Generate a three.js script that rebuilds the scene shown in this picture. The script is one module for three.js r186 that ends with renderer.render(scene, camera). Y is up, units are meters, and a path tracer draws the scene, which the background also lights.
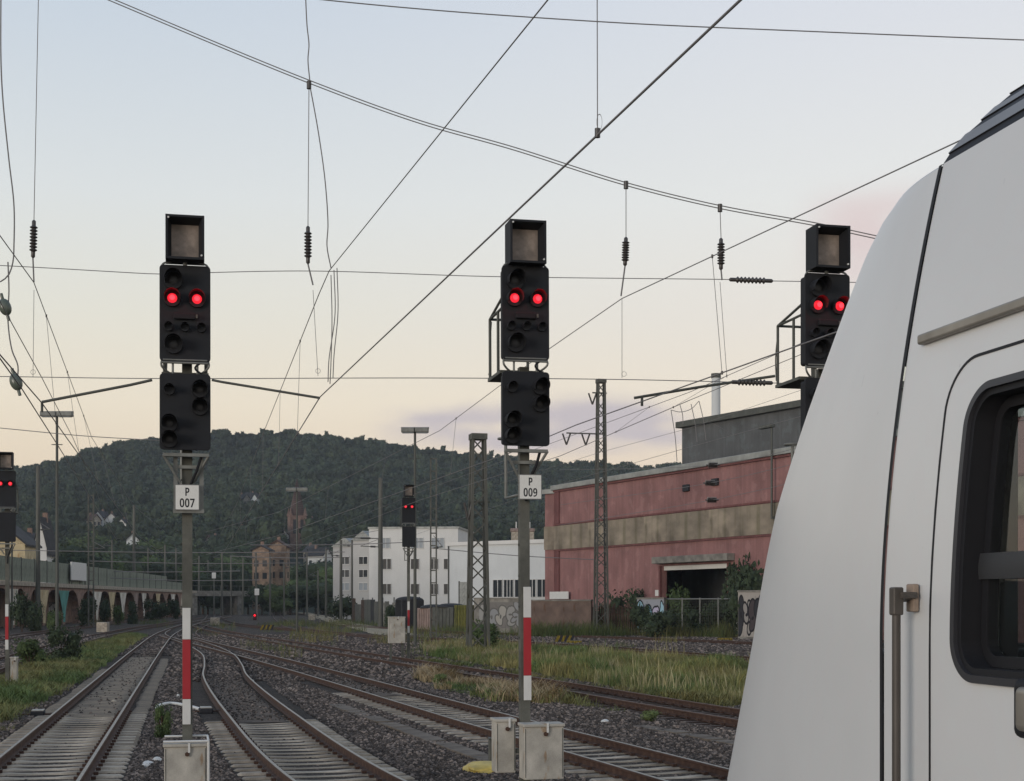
import * as THREE from 'three';
import { mergeGeometries } from 'three/addons/utils/BufferGeometryUtils.js';
import { RoundedBoxGeometry } from 'three/addons/geometries/RoundedBoxGeometry.js';

// ---------------------------------------------------------------- camera, sky, sun, exposure
const F = 1450, H = 2.56, CX = 512, HY = 602;           // focal length in pixels, eye height above rail head, horizon row
const scene = new THREE.Scene();
const camera = new THREE.PerspectiveCamera(2 * Math.atan(390.5 / F) * 180 / Math.PI, 1024 / 781, 0.1, 6000);
camera.position.set(0, H, 0);
camera.setViewOffset(1024, 781, 0, -(HY - 390.5), 1024, 781);
scene.add(camera);
const renderer = new THREE.WebGLRenderer({ antialias: true });
renderer.setSize(1024, 781);
renderer.toneMapping = THREE.LinearToneMapping;
renderer.toneMappingExposure = 1.0;
renderer.shadowMap.enabled = true;

function rng(seed) { let a = seed >>> 0; return () => { a = (a + 0x6D2B79F5) >>> 0; let t = a; t = Math.imul(t ^ (t >>> 15), t | 1); t ^= t + Math.imul(t ^ (t >>> 7), t | 61); return ((t ^ (t >>> 14)) >>> 0) / 4294967296; }; }
const clamp = (x, a, b) => Math.min(b, Math.max(a, x));
const lerp = (a, b, t) => a + (b - a) * t;
const smooth = (a, b, x) => { const t = clamp((x - a) / (b - a), 0, 1); return t * t * (3 - 2 * t); };
const lin = (c) => { c /= 255; return c <= 0.04045 ? c / 12.92 : Math.pow((c + 0.055) / 1.055, 2.4); };
function hash2(i, j, s) { let h = Math.imul(i | 0, 374761393) ^ Math.imul(j | 0, 668265263) ^ Math.imul(s | 0, 2147483647 ^ 1274126177); h = Math.imul(h ^ (h >>> 13), 1274126177); return ((h ^ (h >>> 16)) >>> 0) / 4294967296; }
function vnoise(x, y, s = 0, per = 0) {
  const i = Math.floor(x), j = Math.floor(y), u = x - i, v = y - j, a = u * u * (3 - 2 * u), b = v * v * (3 - 2 * v);
  const m = per ? (k) => ((k % per) + per) % per : (k) => k;
  return lerp(lerp(hash2(m(i), m(j), s), hash2(m(i + 1), m(j), s), a), lerp(hash2(m(i), m(j + 1), s), hash2(m(i + 1), m(j + 1), s), a), b);
}
function fbm(x, y, s = 0, oct = 4, per = 0) { let t = 0, w = 0.5, n = 0; for (let o = 0; o < oct; o++) { t += w * vnoise(x, y, s + o * 17, per); n += w; x *= 2; y *= 2; per *= 2; w *= 0.5; } return t / n; }

{ // evening sky: pale blue above, peach at the horizon, thin mauve cloud
  const W = 2048, HH = 1024, data = new Float32Array(W * HH * 4);
  const L = [[-90, 120, 112, 104], [-1, 205, 188, 166], [0, 222, 204, 178], [5, 238, 220, 194], [7.7, 240, 229, 208], [11, 231, 229, 217], [15.3, 222, 227, 228], [22.5, 200, 212, 225], [45, 150, 171, 200], [90, 112, 138, 176]];
  const R = [[-90, 120, 112, 104], [-1, 208, 190, 172], [0, 226, 206, 184], [5, 240, 221, 200], [7.7, 243, 231, 213], [11, 236, 230, 222], [15.3, 233, 234, 232], [22.5, 221, 225, 233], [45, 160, 178, 204], [90, 112, 138, 176]];
  const pick = (T, e) => { let k = 1; while (k < T.length - 1 && e > T[k][0]) k++; const a = T[k - 1], b = T[k], t = clamp((e - a[0]) / (b[0] - a[0]), 0, 1); return [1, 2, 3].map((c) => lin(lerp(a[c], b[c], t))); };
  for (let j = 0; j < HH; j++) {
    const e = ((j + 0.5) / HH - 0.5) * 180;
    const cl = pick(L, e), cr = pick(R, e);
    for (let i = 0; i < W; i++) {
      const ph = ((i + 0.5) / W - 0.5) * 360;                // -90 is straight ahead
      let az = ph + 90; if (az > 180) az -= 360;
      const w = 0.5 + 0.5 * Math.sin(clamp(az / 22, -1, 1) * Math.PI / 2) * Math.cos(clamp((Math.abs(az) - 22) / 158, 0, 1) * Math.PI / 2);
      let c = [0, 1, 2].map((k) => lerp(cl[k], cr[k], w));
      // long low cloud banks
      const n = fbm(az / 3.4 + 3, e / 0.42 + 7, 5, 5), n2 = fbm(az / 6.5 + 11, e / 2.6 + 2, 9, 4);
      const low = smooth(0.12, 0.8, Math.exp(-Math.pow((az - 1.2) / 6.2, 4)) * Math.exp(-Math.pow((e - 6.9) / 1.05, 2)) * (1.9 * n - 0.1));
      const hi = smooth(0.45, 0.72, n2 + 0.22) * Math.exp(-Math.pow((e - 13.7) / 1.7, 4)) * smooth(10.5, 13.5, az) * smooth(40, 22, az);
      const m1 = [lin(199), lin(191), lin(196)], m2 = [lin(224), lin(208), lin(207)];
      c = c.map((v, k) => lerp(lerp(v, m1[k], low * 0.95), m2[k], hi * 0.9));
      const o = (j * W + i) * 4; data[o] = c[0]; data[o + 1] = c[1]; data[o + 2] = c[2]; data[o + 3] = 1;
    }
  }
  const sky = new THREE.DataTexture(data, W, HH, THREE.RGBAFormat, THREE.FloatType);
  sky.mapping = THREE.EquirectangularReflectionMapping; sky.magFilter = THREE.LinearFilter; sky.needsUpdate = true;
  scene.background = sky; scene.environment = sky;
}
const sun = new THREE.DirectionalLight(0xfff4ea, 1.45);
sun.position.set(-95, 18, 72); sun.target.position.set(0, 0, -40); scene.add(sun, sun.target);
sun.castShadow = true; sun.shadow.radius = 40; sun.shadow.mapSize.set(2048, 2048);
Object.assign(sun.shadow.camera, { left: -160, right: 160, top: 160, bottom: -160, near: 1, far: 500 });

// ---------------------------------------------------------------- helpers
const V = (x, y, z) => new THREE.Vector3(x, y, z);
const at = (px, py, Z) => V((px - CX) * Z / F, H + (HY - py) * Z / F, -Z);          // a pixel of the survey picture at a surveyed depth
const gnd = (px, py, y = 0) => { const Z = F * (H - y) / (py - HY); return [(px - CX) * Z / F, Z]; };
const used = {};
function numbered(n) { const k = used[n] = (used[n] ?? -1) + 1; return k ? `${n}_${String(k).padStart(3, '0')}` : n; }
function shade(o) { o.castShadow = true; o.receiveShadow = true; return o; }
function thing(name, label, category, pos = [0, 0, 0], turn = 0, group) {
  const o = new THREE.Group(); o.name = numbered(name); o.position.set(...pos); o.rotation.y = turn; scene.add(o);
  o.userData = { label, category }; if (group) o.userData.group = group; return o;
}
function part(parent, name, geo, mat, extra) { const m = shade(new THREE.Mesh(Array.isArray(geo) ? join(geo) : geo, mat)); m.name = name; if (extra) Object.assign(m.userData, extra); parent.add(m); return m; }
function solo(name, label, category, geo, mat, group) { const m = part(scene, numbered(name), geo, mat); m.userData = { label, category }; if (group) m.userData.group = group; return m; }
function struct(name, geo, mat) { const m = part(scene, numbered(name), geo, mat); m.userData = { kind: 'structure' }; return m; }
function stuff(name, label, category, geo, mat) { const m = part(scene, numbered(name), geo, mat); m.userData = { kind: 'stuff', label, category }; return m; }
function join(list) {
  if (list.length === 1) return list[0];
  const flat = list.map((g) => { const n = g.index ? g.toNonIndexed() : g; for (const k of Object.keys(n.attributes)) if (!['position', 'normal', 'uv'].includes(k)) n.deleteAttribute(k); if (!n.attributes.uv) n.setAttribute('uv', new THREE.BufferAttribute(new Float32Array(n.attributes.position.count * 2), 2)); return n; });
  return mergeGeometries(flat);
}
function uvm(geo, tile = 1, vy = tile) { // uv in metres from the geometry's own axes
  const g = geo.index ? geo.toNonIndexed() : geo, p = g.attributes.position, n = g.attributes.normal, uv = new Float32Array(p.count * 2);
  for (let i = 0; i < p.count; i += 3) {
    const ax = Math.abs(n.getX(i)) + Math.abs(n.getX(i + 1)) + Math.abs(n.getX(i + 2)), ay = Math.abs(n.getY(i)) + Math.abs(n.getY(i + 1)) + Math.abs(n.getY(i + 2)), az = Math.abs(n.getZ(i)) + Math.abs(n.getZ(i + 1)) + Math.abs(n.getZ(i + 2));
    for (let k = i; k < i + 3; k++) {
      const x = p.getX(k), y = p.getY(k), z = p.getZ(k);
      const [a, b] = ay >= ax && ay >= az ? [x, z] : ax >= az ? [z, y] : [x, y];
      uv[2 * k] = a / tile; uv[2 * k + 1] = b / vy;
    }
  }
  g.setAttribute('uv', new THREE.BufferAttribute(uv, 2)); return g;
}
const box = (x0, x1, y0, y1, z0, z1, tile = 1, vy) => uvm(new THREE.BoxGeometry(x1 - x0, y1 - y0, z1 - z0).translate((x0 + x1) / 2, (y0 + y1) / 2, (z0 + z1) / 2), tile, vy);
const rbox = (x0, x1, y0, y1, z0, z1, r = 0.01, tile = 1) => uvm(new RoundedBoxGeometry(x1 - x0, y1 - y0, z1 - z0, 2, r).translate((x0 + x1) / 2, (y0 + y1) / 2, (z0 + z1) / 2), tile);
function rod(a, b, r, seg = 8, r2 = r) {
  const d = V(0, 0, 0).subVectors(b, a), g = new THREE.CylinderGeometry(r2, r, d.length(), seg, 1);
  g.applyQuaternion(new THREE.Quaternion().setFromUnitVectors(V(0, 1, 0), d.normalize())); return g.translate((a.x + b.x) / 2, (a.y + b.y) / 2, (a.z + b.z) / 2);
}
function bar(a, b, w, h = w) { // square bar
  const d = V(0, 0, 0).subVectors(b, a), g = new THREE.BoxGeometry(w, d.length(), h);
  g.applyQuaternion(new THREE.Quaternion().setFromUnitVectors(V(0, 1, 0), d.normalize())); return g.translate((a.x + b.x) / 2, (a.y + b.y) / 2, (a.z + b.z) / 2);
}
const tube = (pts, r, seg = 6, n = pts.length * 8) => new THREE.TubeGeometry(new THREE.CatmullRomCurve3(pts, false, 'centripetal'), n, r, seg);
const poly = (pts, r, seg = 6) => join(pts.slice(1).map((b, i) => rod(pts[i], b, r, seg)));
function rounded(w, h, r, cx = 0, cy = 0) { const s = new THREE.Shape(), x = cx - w / 2, y = cy - h / 2; s.moveTo(x + r, y); s.lineTo(x + w - r, y); s.quadraticCurveTo(x + w, y, x + w, y + r); s.lineTo(x + w, y + h - r); s.quadraticCurveTo(x + w, y + h, x + w - r, y + h); s.lineTo(x + r, y + h); s.quadraticCurveTo(x, y + h, x, y + h - r); s.lineTo(x, y + r); s.quadraticCurveTo(x, y, x + r, y); return s; }
const slab = (shape, d, z = 0, bevel = 0) => new THREE.ExtrudeGeometry(shape, { depth: d, bevelEnabled: bevel > 0, bevelSize: bevel, bevelThickness: bevel, bevelOffset: -bevel, bevelSegments: 2, curveSegments: 6 }).translate(0, 0, z);

// ---------------------------------------------------------------- textures and materials
function tex(size, fn, color = true, rep = 1) {
  const d = new Uint8Array(size * size * 4);
  for (let j = 0; j < size; j++) for (let i = 0; i < size; i++) { const c = fn(i / size, j / size), o = (j * size + i) * 4; for (let k = 0; k < 3; k++) d[o + k] = clamp((Array.isArray(c) ? c[k] : c) * 255, 0, 255); d[o + 3] = 255; }
  const t = new THREE.DataTexture(d, size, size); t.wrapS = t.wrapT = THREE.RepeatWrapping; t.magFilter = THREE.LinearFilter; t.minFilter = THREE.LinearMipmapLinearFilter; t.generateMipmaps = true;
  if (color) t.colorSpace = THREE.SRGBColorSpace; t.repeat.set(rep, rep); t.needsUpdate = true; return t;
}
const stoneCell = (u, v, n, s) => { // distance to nearest stone centre, its id
  let best = 9, id = 0; const x = u * n, y = v * n, i = Math.floor(x), j = Math.floor(y);
  for (let a = -1; a <= 1; a++) for (let b = -1; b <= 1; b++) { const ci = ((i + a) % n + n) % n, cj = ((j + b) % n + n) % n; const dx = i + a + hash2(ci, cj, s) - x, dy = j + b + hash2(ci, cj, s + 1) - y, d = dx * dx + dy * dy; if (d < best) { best = d; id = hash2(ci, cj, s + 2); } }
  return [Math.sqrt(best), id];
};
const T = {};
T.ballast = tex(512, (u, v) => { const [d, id] = stoneCell(u, v, 52, 3); const g = (0.5 + 0.38 * id) * (1 - 0.45 * smooth(0.3, 0.75, d)) * (0.8 + 0.35 * fbm(u * 6, v * 6, 2, 3, 6)); return [g * 1.02, g, g * 0.97]; });
T.ballastBump = tex(512, (u, v) => 1 - smooth(0, 0.8, stoneCell(u, v, 52, 3)[0]), false);
T.concrete = tex(512, (u, v) => { const n = fbm(u * 6, v * 6, 21, 5, 6), f = vnoise(u * 200, v * 200, 8, 200); const g = 0.62 + 0.42 * (n - 0.1) + 0.09 * (f - 0.5); return [g, g * 0.985, g * 0.95]; });
T.rust = tex(256, (u, v) => { const n = fbm(u * 8, v * 8, 31, 4, 8), g = 0.6 + 0.5 * n; return [g * 1.05, g * (0.82 + 0.15 * n), g * (0.72 + 0.16 * n)]; });
T.metal = tex(256, (u, v) => { const n = fbm(u * 5, v * 5, 41, 5, 5), s = vnoise(u * 24, v * 3, 43, 3 * 8); const g = 0.68 + 0.34 * n + 0.08 * (s - 0.5); return [g, g, g * 0.97]; });
T.streak = tex(512, (u, v) => { // painted render with runs of dirt, bleached patches
  const s = fbm(u * 40, v * 2, 51, 3, 40), p = fbm(u * 5, v * 5, 53, 5, 5), f = vnoise(u * 180, v * 180, 5, 180);
  let g = 0.85 + 0.22 * (p - 0.5) + 0.14 * (s - 0.5); g += 0.06 * (f - 0.5); const k = smooth(0.62, 0.74, fbm(u * 12, v * 9, 57, 4, 12)) * 0.08; return [g + k * 0.7, g + k, g + k];
});
T.stain = tex(512, (u, v) => { const s = fbm(u * 30, v * 1, 61, 4, 30), p = fbm(u * 6, v * 6, 63, 5, 6); const g = 0.62 + 0.4 * (p - 0.5), k = smooth(0.45, 0.72, s); return [g * (1 - 0.42 * k), g * (0.98 - 0.36 * k), g * (0.9 - 0.42 * k)]; });
T.cabinet = tex(512, (u, v) => { const p = fbm(u * 5, v * 5, 171, 5, 5), r = smooth(0.66, 0.8, fbm(u * 9, v * 3, 173, 4, 9)) * 0.5, f = vnoise(u * 120, v * 120, 175, 120); const g = 0.82 + 0.3 * (p - 0.5) + 0.06 * (f - 0.5); return [g * (1 - 0.18 * r), g * (0.985 - 0.38 * r), g * (0.95 - 0.55 * r)]; });
T.bandTex = tex(512, (u, v) => { const s = fbm(u * 22, v * 1, 61, 4, 22), p = fbm(u * 7, v * 7, 63, 5, 7), k = smooth(0.42, 0.95, s); const g = 0.86 + 0.4 * (p - 0.5); const q = smooth(0.55, 0.75, fbm(u * 9, v * 3, 67, 4, 9)) * 0.14; return [g * (1 - 0.2 * k - q), g * (0.98 - 0.18 * k - q), g * (0.95 - 0.24 * k - q)]; });
T.paint = tex(512, (u, v) => { const p = fbm(u * 4, v * 4, 71, 5, 4), s = fbm(u * 26, v * 3, 73, 3, 26), f = smooth(0.8, 0.86, vnoise(u * 90, v * 90, 75, 90)) * smooth(0.55, 0.7, fbm(u * 7, v * 7, 76, 2, 7)); const g = 0.93 + 0.05 * (p - 0.5) + 0.025 * (s - 0.5) - 0.03 * f; return [g, g * 0.996, g * 0.985]; });
T.body = tex(512, (u, v) => { const p = fbm(u * 3, v * 3, 271, 5, 3), q = vnoise(u * 60, v * 60, 277, 60) > 0.985 ? 0.05 : 0; const g = 0.945 + 0.07 * (p - 0.5) - q; return [g, g * 0.998, g * 0.99]; });
T.brick = tex(256, (u, v) => { const p = fbm(u * 6, v * 6, 81, 4, 6), f = vnoise(u * 64, v * 90, 83, 0 || 64); const g = 0.55 + 0.4 * p + 0.2 * (f - 0.5); return [g, g * 0.96, g * 0.93]; });
T.soil = tex(512, (u, v) => { const p = fbm(u * 7, v * 7, 91, 6, 7), f = vnoise(u * 170, v * 170, 93, 170); const g = 0.55 + 0.45 * p + 0.22 * (f - 0.5); return [g, g * 0.99, g * 0.96]; });
T.soilBump = tex(512, (u, v) => 0.5 * fbm(u * 40, v * 40, 95, 4, 40) + 0.5 * vnoise(u * 170, v * 170, 93, 170), false);
T.roof = tex(256, (u, v) => { const p = fbm(u * 6, v * 6, 97, 4, 6); const r = 0.9 + 0.1 * Math.sin(v * 40 * Math.PI); const g = (0.55 + 0.45 * p) * r; return [g, g, g]; });
const rgb = (r, g, b) => new THREE.Color().setRGB(r, g, b);
const mat = (r, g, b, o = {}) => new THREE.MeshStandardMaterial({ color: rgb(r, g, b), roughness: 0.85, side: THREE.DoubleSide, ...o });
const M = {
  black: mat(0.0072, 0.0088, 0.0135, { roughness: 0.75, map: T.metal }), hood: mat(0.0045, 0.005, 0.0072, { roughness: 0.8 }),
  lensOff: mat(0.006, 0.006, 0.008, { roughness: 0.45 }),
  galv: mat(0.27, 0.275, 0.27, { roughness: 0.6, metalness: 0.35, map: T.metal }), galvDark: mat(0.12, 0.125, 0.115, { roughness: 0.7, metalness: 0.2, map: T.metal }),
  mast: mat(0.15, 0.155, 0.14, { roughness: 0.75, map: T.concrete }), wire: mat(0.17, 0.163, 0.16, { roughness: 0.7 }),
  insul: mat(0.05, 0.045, 0.042, { roughness: 0.35 }), insulGreen: mat(0.1, 0.12, 0.095, { roughness: 0.3 }),
  white: mat(0.72, 0.72, 0.70, { roughness: 0.6, map: T.paint }), red: mat(0.42, 0.02, 0.03, { roughness: 0.55, map: T.paint }), boxPaint: mat(0.58, 0.565, 0.53, { roughness: 0.7, map: T.cabinet }),
  railSteel: mat(0.36, 0.34, 0.325, { roughness: 0.45, metalness: 0.75, map: T.metal }), railRust: mat(0.078, 0.054, 0.043, { map: T.rust }), railDull: mat(0.13, 0.10, 0.085, { roughness: 0.55, metalness: 0.4, map: T.rust }),
  sleeper: mat(0.40, 0.375, 0.345, { map: T.concrete, bumpMap: T.concrete, bumpScale: 0.004 }), sleeperOld: mat(0.27, 0.245, 0.215, { map: T.concrete }), timber: mat(0.07, 0.055, 0.045, { map: T.rust }),
  stone: mat(0.125, 0.112, 0.105, { map: T.concrete }), redWall: mat(0.335, 0.165, 0.152, { map: T.streak }), redTrim: mat(0.20, 0.075, 0.07, { map: T.streak }), band: mat(0.345, 0.30, 0.24, { map: T.bandTex }), cornice: mat(0.42, 0.43, 0.43, { roughness: 0.5, metalness: 0.3, map: T.metal }),
  greyWall: mat(0.125, 0.13, 0.13, { map: T.streak }), dark: mat(0.02, 0.02, 0.024), pierWhite: mat(0.86, 0.84, 0.79, { map: T.cabinet }), whiteWall: mat(0.74, 0.74, 0.72, { map: T.paint }), blueWhite: mat(0.66, 0.69, 0.70, { map: T.paint }), glassDark: new THREE.MeshPhysicalMaterial({ color: rgb(0.03, 0.035, 0.04), roughness: 0.08, clearcoat: 0.5, side: THREE.DoubleSide }),
  paleGlass: new THREE.MeshPhysicalMaterial({ color: rgb(0.3, 0.33, 0.35), roughness: 0.2, side: THREE.DoubleSide }), brick: mat(0.38, 0.27, 0.22, { map: T.brick }), coping: mat(0.62, 0.56, 0.48, { map: T.concrete }), cream: mat(0.70, 0.59, 0.38, { map: T.cabinet }), teal: mat(0.10, 0.36, 0.34, { map: T.cabinet }), pink: mat(0.38, 0.29, 0.27, { map: T.cabinet }),
  greenMesh: mat(0.25, 0.28, 0.23, { map: T.metal }), tarp: mat(0.035, 0.037, 0.042, { map: T.soil }), rustWall: mat(0.19, 0.135, 0.115, { map: T.cabinet }), yellow: mat(0.62, 0.46, 0.05, { map: T.stain }), lime: mat(0.36, 0.36, 0.08, { map: T.stain }), roofTile: mat(0.13, 0.075, 0.06, { map: T.roof }), slate: mat(0.06, 0.06, 0.065, { map: T.roof }), sandstone: mat(0.40, 0.29, 0.22, { map: T.concrete }), concrete: mat(0.33, 0.32, 0.30, { map: T.concrete }), beige: mat(0.36, 0.30, 0.22, { map: T.soil }),
  bark: mat(0.07, 0.055, 0.04, { map: T.rust }),
};
function foliage(r, g, b) { return mat(r, g, b, { vertexColors: true, roughness: 1 }); }
M.leafDark = foliage(0.034, 0.050, 0.026); M.leaf = foliage(0.062, 0.092, 0.034); M.leafPale = foliage(0.115, 0.15, 0.055);
const blade = mat(1, 1, 1, { roughness: 1 });

// ---------------------------------------------------------------- ground
const X_T = { t1: (Z) => -7.66 - 0.2205 * (Z - 23.8) };
function inPoly(P, x, z) { let c = false; for (let i = 0, j = P.length - 1; i < P.length; j = i++) if ((P[i][1] > z) !== (P[j][1] > z) && x < (P[j][0] - P[i][0]) * (z - P[i][1]) / (P[j][1] - P[i][1]) + P[i][0]) c = !c; return c; }
const GY = -0.195;
const areas = {
  left: [[-20, 725], [0, 722], [60, 690], [100, 668], [128, 647], [150, 636], [118, 637], [60, 652], [0, 668], [-40, 676]].map(([x, y]) => gnd(x, y, GY)),
  right: [[436, 658], [520, 671], [640, 692], [800, 715], [800, 674], [700, 665], [600, 655], [520, 648], [470, 645], [425, 648]].map(([x, y]) => gnd(x, y, GY)),
  dry: [[440, 690], [500, 702], [548, 704], [560, 694], [500, 686], [445, 676], [425, 680]].map(([x, y]) => gnd(x, y, GY)),
  strip: [[530, 638], [640, 637], [800, 640], [800, 634], [690, 630], [540, 630]].map(([x, y]) => gnd(x, y, GY)),
};
const groundY = (x, Z) => GY + 0.03 * (fbm(x * 0.9 + 50, Z * 0.9 + 9, 12, 3) - 0.5);
{
  const rows = [-80, -50, -30, -15, -5, 2]; let z = 6; while (z < 60) { rows.push(z); z += 0.012 * z + 0.05; } while (z < 5500) { rows.push(z); z *= 1.035; } rows.push(5800);
  const NC = 260, pos = [], col = [], uv = [], idx = [];
  for (const Z of rows) for (let j = 0; j <= NC; j++) {
    const t = j / NC * 2 - 1, x = Math.sign(t) * Math.pow(Math.abs(t), 1.25) * (40 + Math.max(0, Z) * 0.75);
    pos.push(x, Z < 5 || Z > 90 ? GY - (Z > 330 ? Math.min(2, (Z - 330) / 100) : 0) : groundY(x, Z), -Z); uv.push(x / 2.2, Z / 2.2);
    const n = fbm(x * 0.35, Z * 0.35, 14, 4), n2 = fbm(x * 1.6 + 9, Z * 1.6, 15, 3);
    let c = [0.15, 0.114, 0.088].map((v) => v * (0.3 + 1.3 * n) * (Z > 70 ? 0.25 + 1.5 * fbm((x + 0.22 * Z) * 0.9, Z * 0.05, 66, 4) : 1));                       // grey brown ballast
    const brown = smooth(0.48, 0.62, n2); c = c.map((v, k) => lerp(v, [0.17, 0.125, 0.10][k], brown * 0.55));
    const d1 = x - X_T.t1(Z);
    if (Z < 120 && d1 < -1.9 && d1 > -7) c = c.map((v, k) => lerp(v, [0.27, 0.235, 0.18][k], smooth(0.35, 0.6, n2) * smooth(-1.9, -2.4, d1)));   // sandy walkway
    for (const A of [areas.left, areas.right, areas.strip]) if (inPoly(A, x, Z)) c = [0.085, 0.08, 0.045].map((v) => v * (0.7 + 0.6 * n));
    if (Z > 140) c = c.map((v, k) => lerp(v, [0.17, 0.13, 0.09][k] * (0.35 + 1.3 * fbm((x + 0.22 * Z) * 0.5, Z * 0.03, 67, 4)), smooth(130, 200, Z) * 0.8));
    if (Z > 340) c = [0.06, 0.075, 0.04];
    col.push(...c);
  }
  for (let i = 0; i < rows.length - 1; i++) for (let j = 0; j < NC; j++) { const a = i * (NC + 1) + j, b = a + NC + 1; idx.push(a, a + 1, b, a + 1, b + 1, b); }
  const g = new THREE.BufferGeometry(); g.setAttribute('position', new THREE.Float32BufferAttribute(pos, 3)); g.setAttribute('uv', new THREE.Float32BufferAttribute(uv, 2)); g.setAttribute('color', new THREE.Float32BufferAttribute(col, 3)); g.setIndex(idx); g.computeVertexNormals();
  struct('ground', g, mat(1, 1, 1, { vertexColors: true, roughness: 0.95, map: T.ballast, bumpMap: T.ballastBump, bumpScale: 0.03 }));
}

// ---------------------------------------------------------------- tracks
const trackLines = {
  a: { pts: [[0.23, -12], [-3.73, 6], [-7.66, 23.8], [-12.66, 46.4], [-20, 79.7], [-27.8, 116], [-33.5, 146], [-40.5, 187], [-52, 265]] },
  b: { pts: null }, c: { pts: [[7.5, 6], [2.55, 22.3], [0.02, 30.2], [-2.56, 38.6], [-5.45, 48], [-8.2, 56.8], [-11.3, 66.5], [-15.4, 79], [-21.4, 97.5], [-27.2, 117], [-31.5, 137]] },
  d: { pts: [[12.6, 12], [4.41, 35.7], [1.6, 44.7], [-1.66, 54.6], [-6.1, 67.8], [-9.4, 77.8], [-14.4, 93], [-22, 116.5], [-30, 143], [-40, 180]] },
  e: { pts: [[28, 30], [11, 67], [5.7, 82], [-0.8, 96], [-10.6, 112], [-18.5, 132.5], [-32, 169], [-48, 235]] },
  f: { pts: [[34, 45], [15.6, 92], [7, 108], [-5, 128], [-13.4, 148], [-22.5, 180], [-30, 232], [-42, 300], [-60, 380]] },
  g: { pts: [[40, 62], [18.4, 108], [9.5, 132], [-2, 158], [-12, 190], [-22, 235], [-34, 300], [-50, 370]] },
  h: { pts: [[-12, 20], [-20.5, 56], [-28.5, 94], [-37, 142], [-43, 184], [-55, 255]] },
  j: { pts: [[-6, 97], [-13.4, 118], [-20.9, 143], [-32.7, 206], [-55, 337]] },
  l: { pts: [[-24, 108], [-27.8, 124], [-41, 195], [-64, 309]] },
  i: { pts: [[-22, 40], [-36, 100], [-43, 139], [-50, 180], [-60, 250]] },
};
{ // the train's own track joins the second yard track
  const t = 0.2164, s = Math.sin(t), c = Math.cos(t), q = (d) => [-s * d + c * 3.55, c * d + s * 3.55];
  trackLines.b.pts = [q(-25), q(-8), q(0), q(6), [0.45, 13.2], [-2.42, 21.1], [-5.93, 34], [-10.0, 50.6], [-11.85, 59.5], [-14.5, 71.5], [-17.9, 84.2], [-21.7, 97], [-26.2, 111]];
}
const railProfile = [[-0.07, -0.16], [0.07, -0.16], [0.07, -0.145], [0.012, -0.125], [0.010, -0.045], [0.034, -0.034], [0.036, -0.006], [0.028, -0.001], [-0.028, -0.001], [-0.036, -0.006], [-0.034, -0.034], [-0.010, -0.045], [-0.012, -0.125], [-0.07, -0.145]];
const capProfile = [[-0.029, -0.004], [0.029, -0.004], [0.022, 0.003], [-0.022, 0.003]];
function sweep(line, prof, off, y0, uvl = 1) { // closed profile swept along ground points
  const pos = [], uv = [], idx = [], n = prof.length;
  line.forEach((p, i) => { prof.forEach(([a, b], k) => { pos.push(p.x + p.nx * (off + a), y0 + b, -(p.z + p.nz * (off + a))); uv.push(p.s / uvl, k / n); }); });
  for (let i = 0; i < line.length - 1; i++) for (let k = 0; k < n; k++) { const a = i * n + k, b = i * n + (k + 1) % n; idx.push(a, b, a + n, b, b + n, a + n); }
  const g = new THREE.BufferGeometry(); g.setAttribute('position', new THREE.Float32BufferAttribute(pos, 3)); g.setAttribute('uv', new THREE.Float32BufferAttribute(uv, 2)); g.setIndex(idx);
  const h = g.toNonIndexed(); h.computeVertexNormals(); return h;
}
function resample(pts, step) {
  const c = new THREE.CatmullRomCurve3(pts.map(([x, z]) => V(x, 0, z)), false, 'centripetal'), L = c.getLength(), n = Math.round(L / step), out = [];
  c.arcLengthDivisions = 600; c.updateArcLengths();
  for (let i = 0; i <= n; i++) { const p = c.getPointAt(i / n), t = c.getTangentAt(i / n); out.push({ x: p.x, z: p.z, nx: t.z, nz: -t.x, tx: t.x, tz: t.z, s: L * i / n }); }
  return out;
}
for (const k in trackLines) trackLines[k].line = resample(trackLines[k].pts, 0.6);
const sleeperShape = (() => { // concrete sleeper: high rail seats, waisted middle
  const st = [[-1.3, 0.105, -0.185], [-1.24, 0.13, -0.158], [-0.95, 0.135, -0.152], [-0.5, 0.12, -0.16], [-0.25, 0.1, -0.174], [0, 0.098, -0.176], [0.25, 0.1, -0.174], [0.5, 0.12, -0.16], [0.95, 0.135, -0.152], [1.24, 0.13, -0.158], [1.3, 0.105, -0.185]];
  const pos = [], idx = [];
  for (const [x, w, y] of st) pos.push(x, -0.3, -w, x, y - 0.03, -w, x, y, -w * 0.78, x, y, w * 0.78, x, y - 0.03, w, x, -0.3, w);
  for (let i = 0; i < st.length - 1; i++) for (let k = 0; k < 5; k++) { const a = i * 6 + k; idx.push(a, a + 1, a + 6, a + 1, a + 7, a + 6); }
  for (const [o, f] of [[0, 1], [(st.length - 1) * 6, -1]]) for (let k = 1; k < 5; k++) idx.push(...(f > 0 ? [o, o + k + 1, o + k] : [o, o + k, o + k + 1]));
  const g = new THREE.BufferGeometry(); g.setAttribute('position', new THREE.Float32BufferAttribute(pos, 3)); g.setIndex(idx); const h = g.toNonIndexed(); h.computeVertexNormals(); return uvm(h, 1.7);
})();
const timberShape = box(-1.3, 1.3, -0.3, -0.17, -0.13, 0.13, 1.5);
const sleeperMats = [0, 1, 2, 3].map((i) => { const m = M.sleeper.clone(); m.color = rgb(0.70 - 0.08 * i, 0.61 - 0.075 * i, 0.51 - 0.07 * i); return m; });
const fastener = join([box(-0.035, 0.035, -0.15, -0.105, -0.05, 0.05)]);
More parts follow.
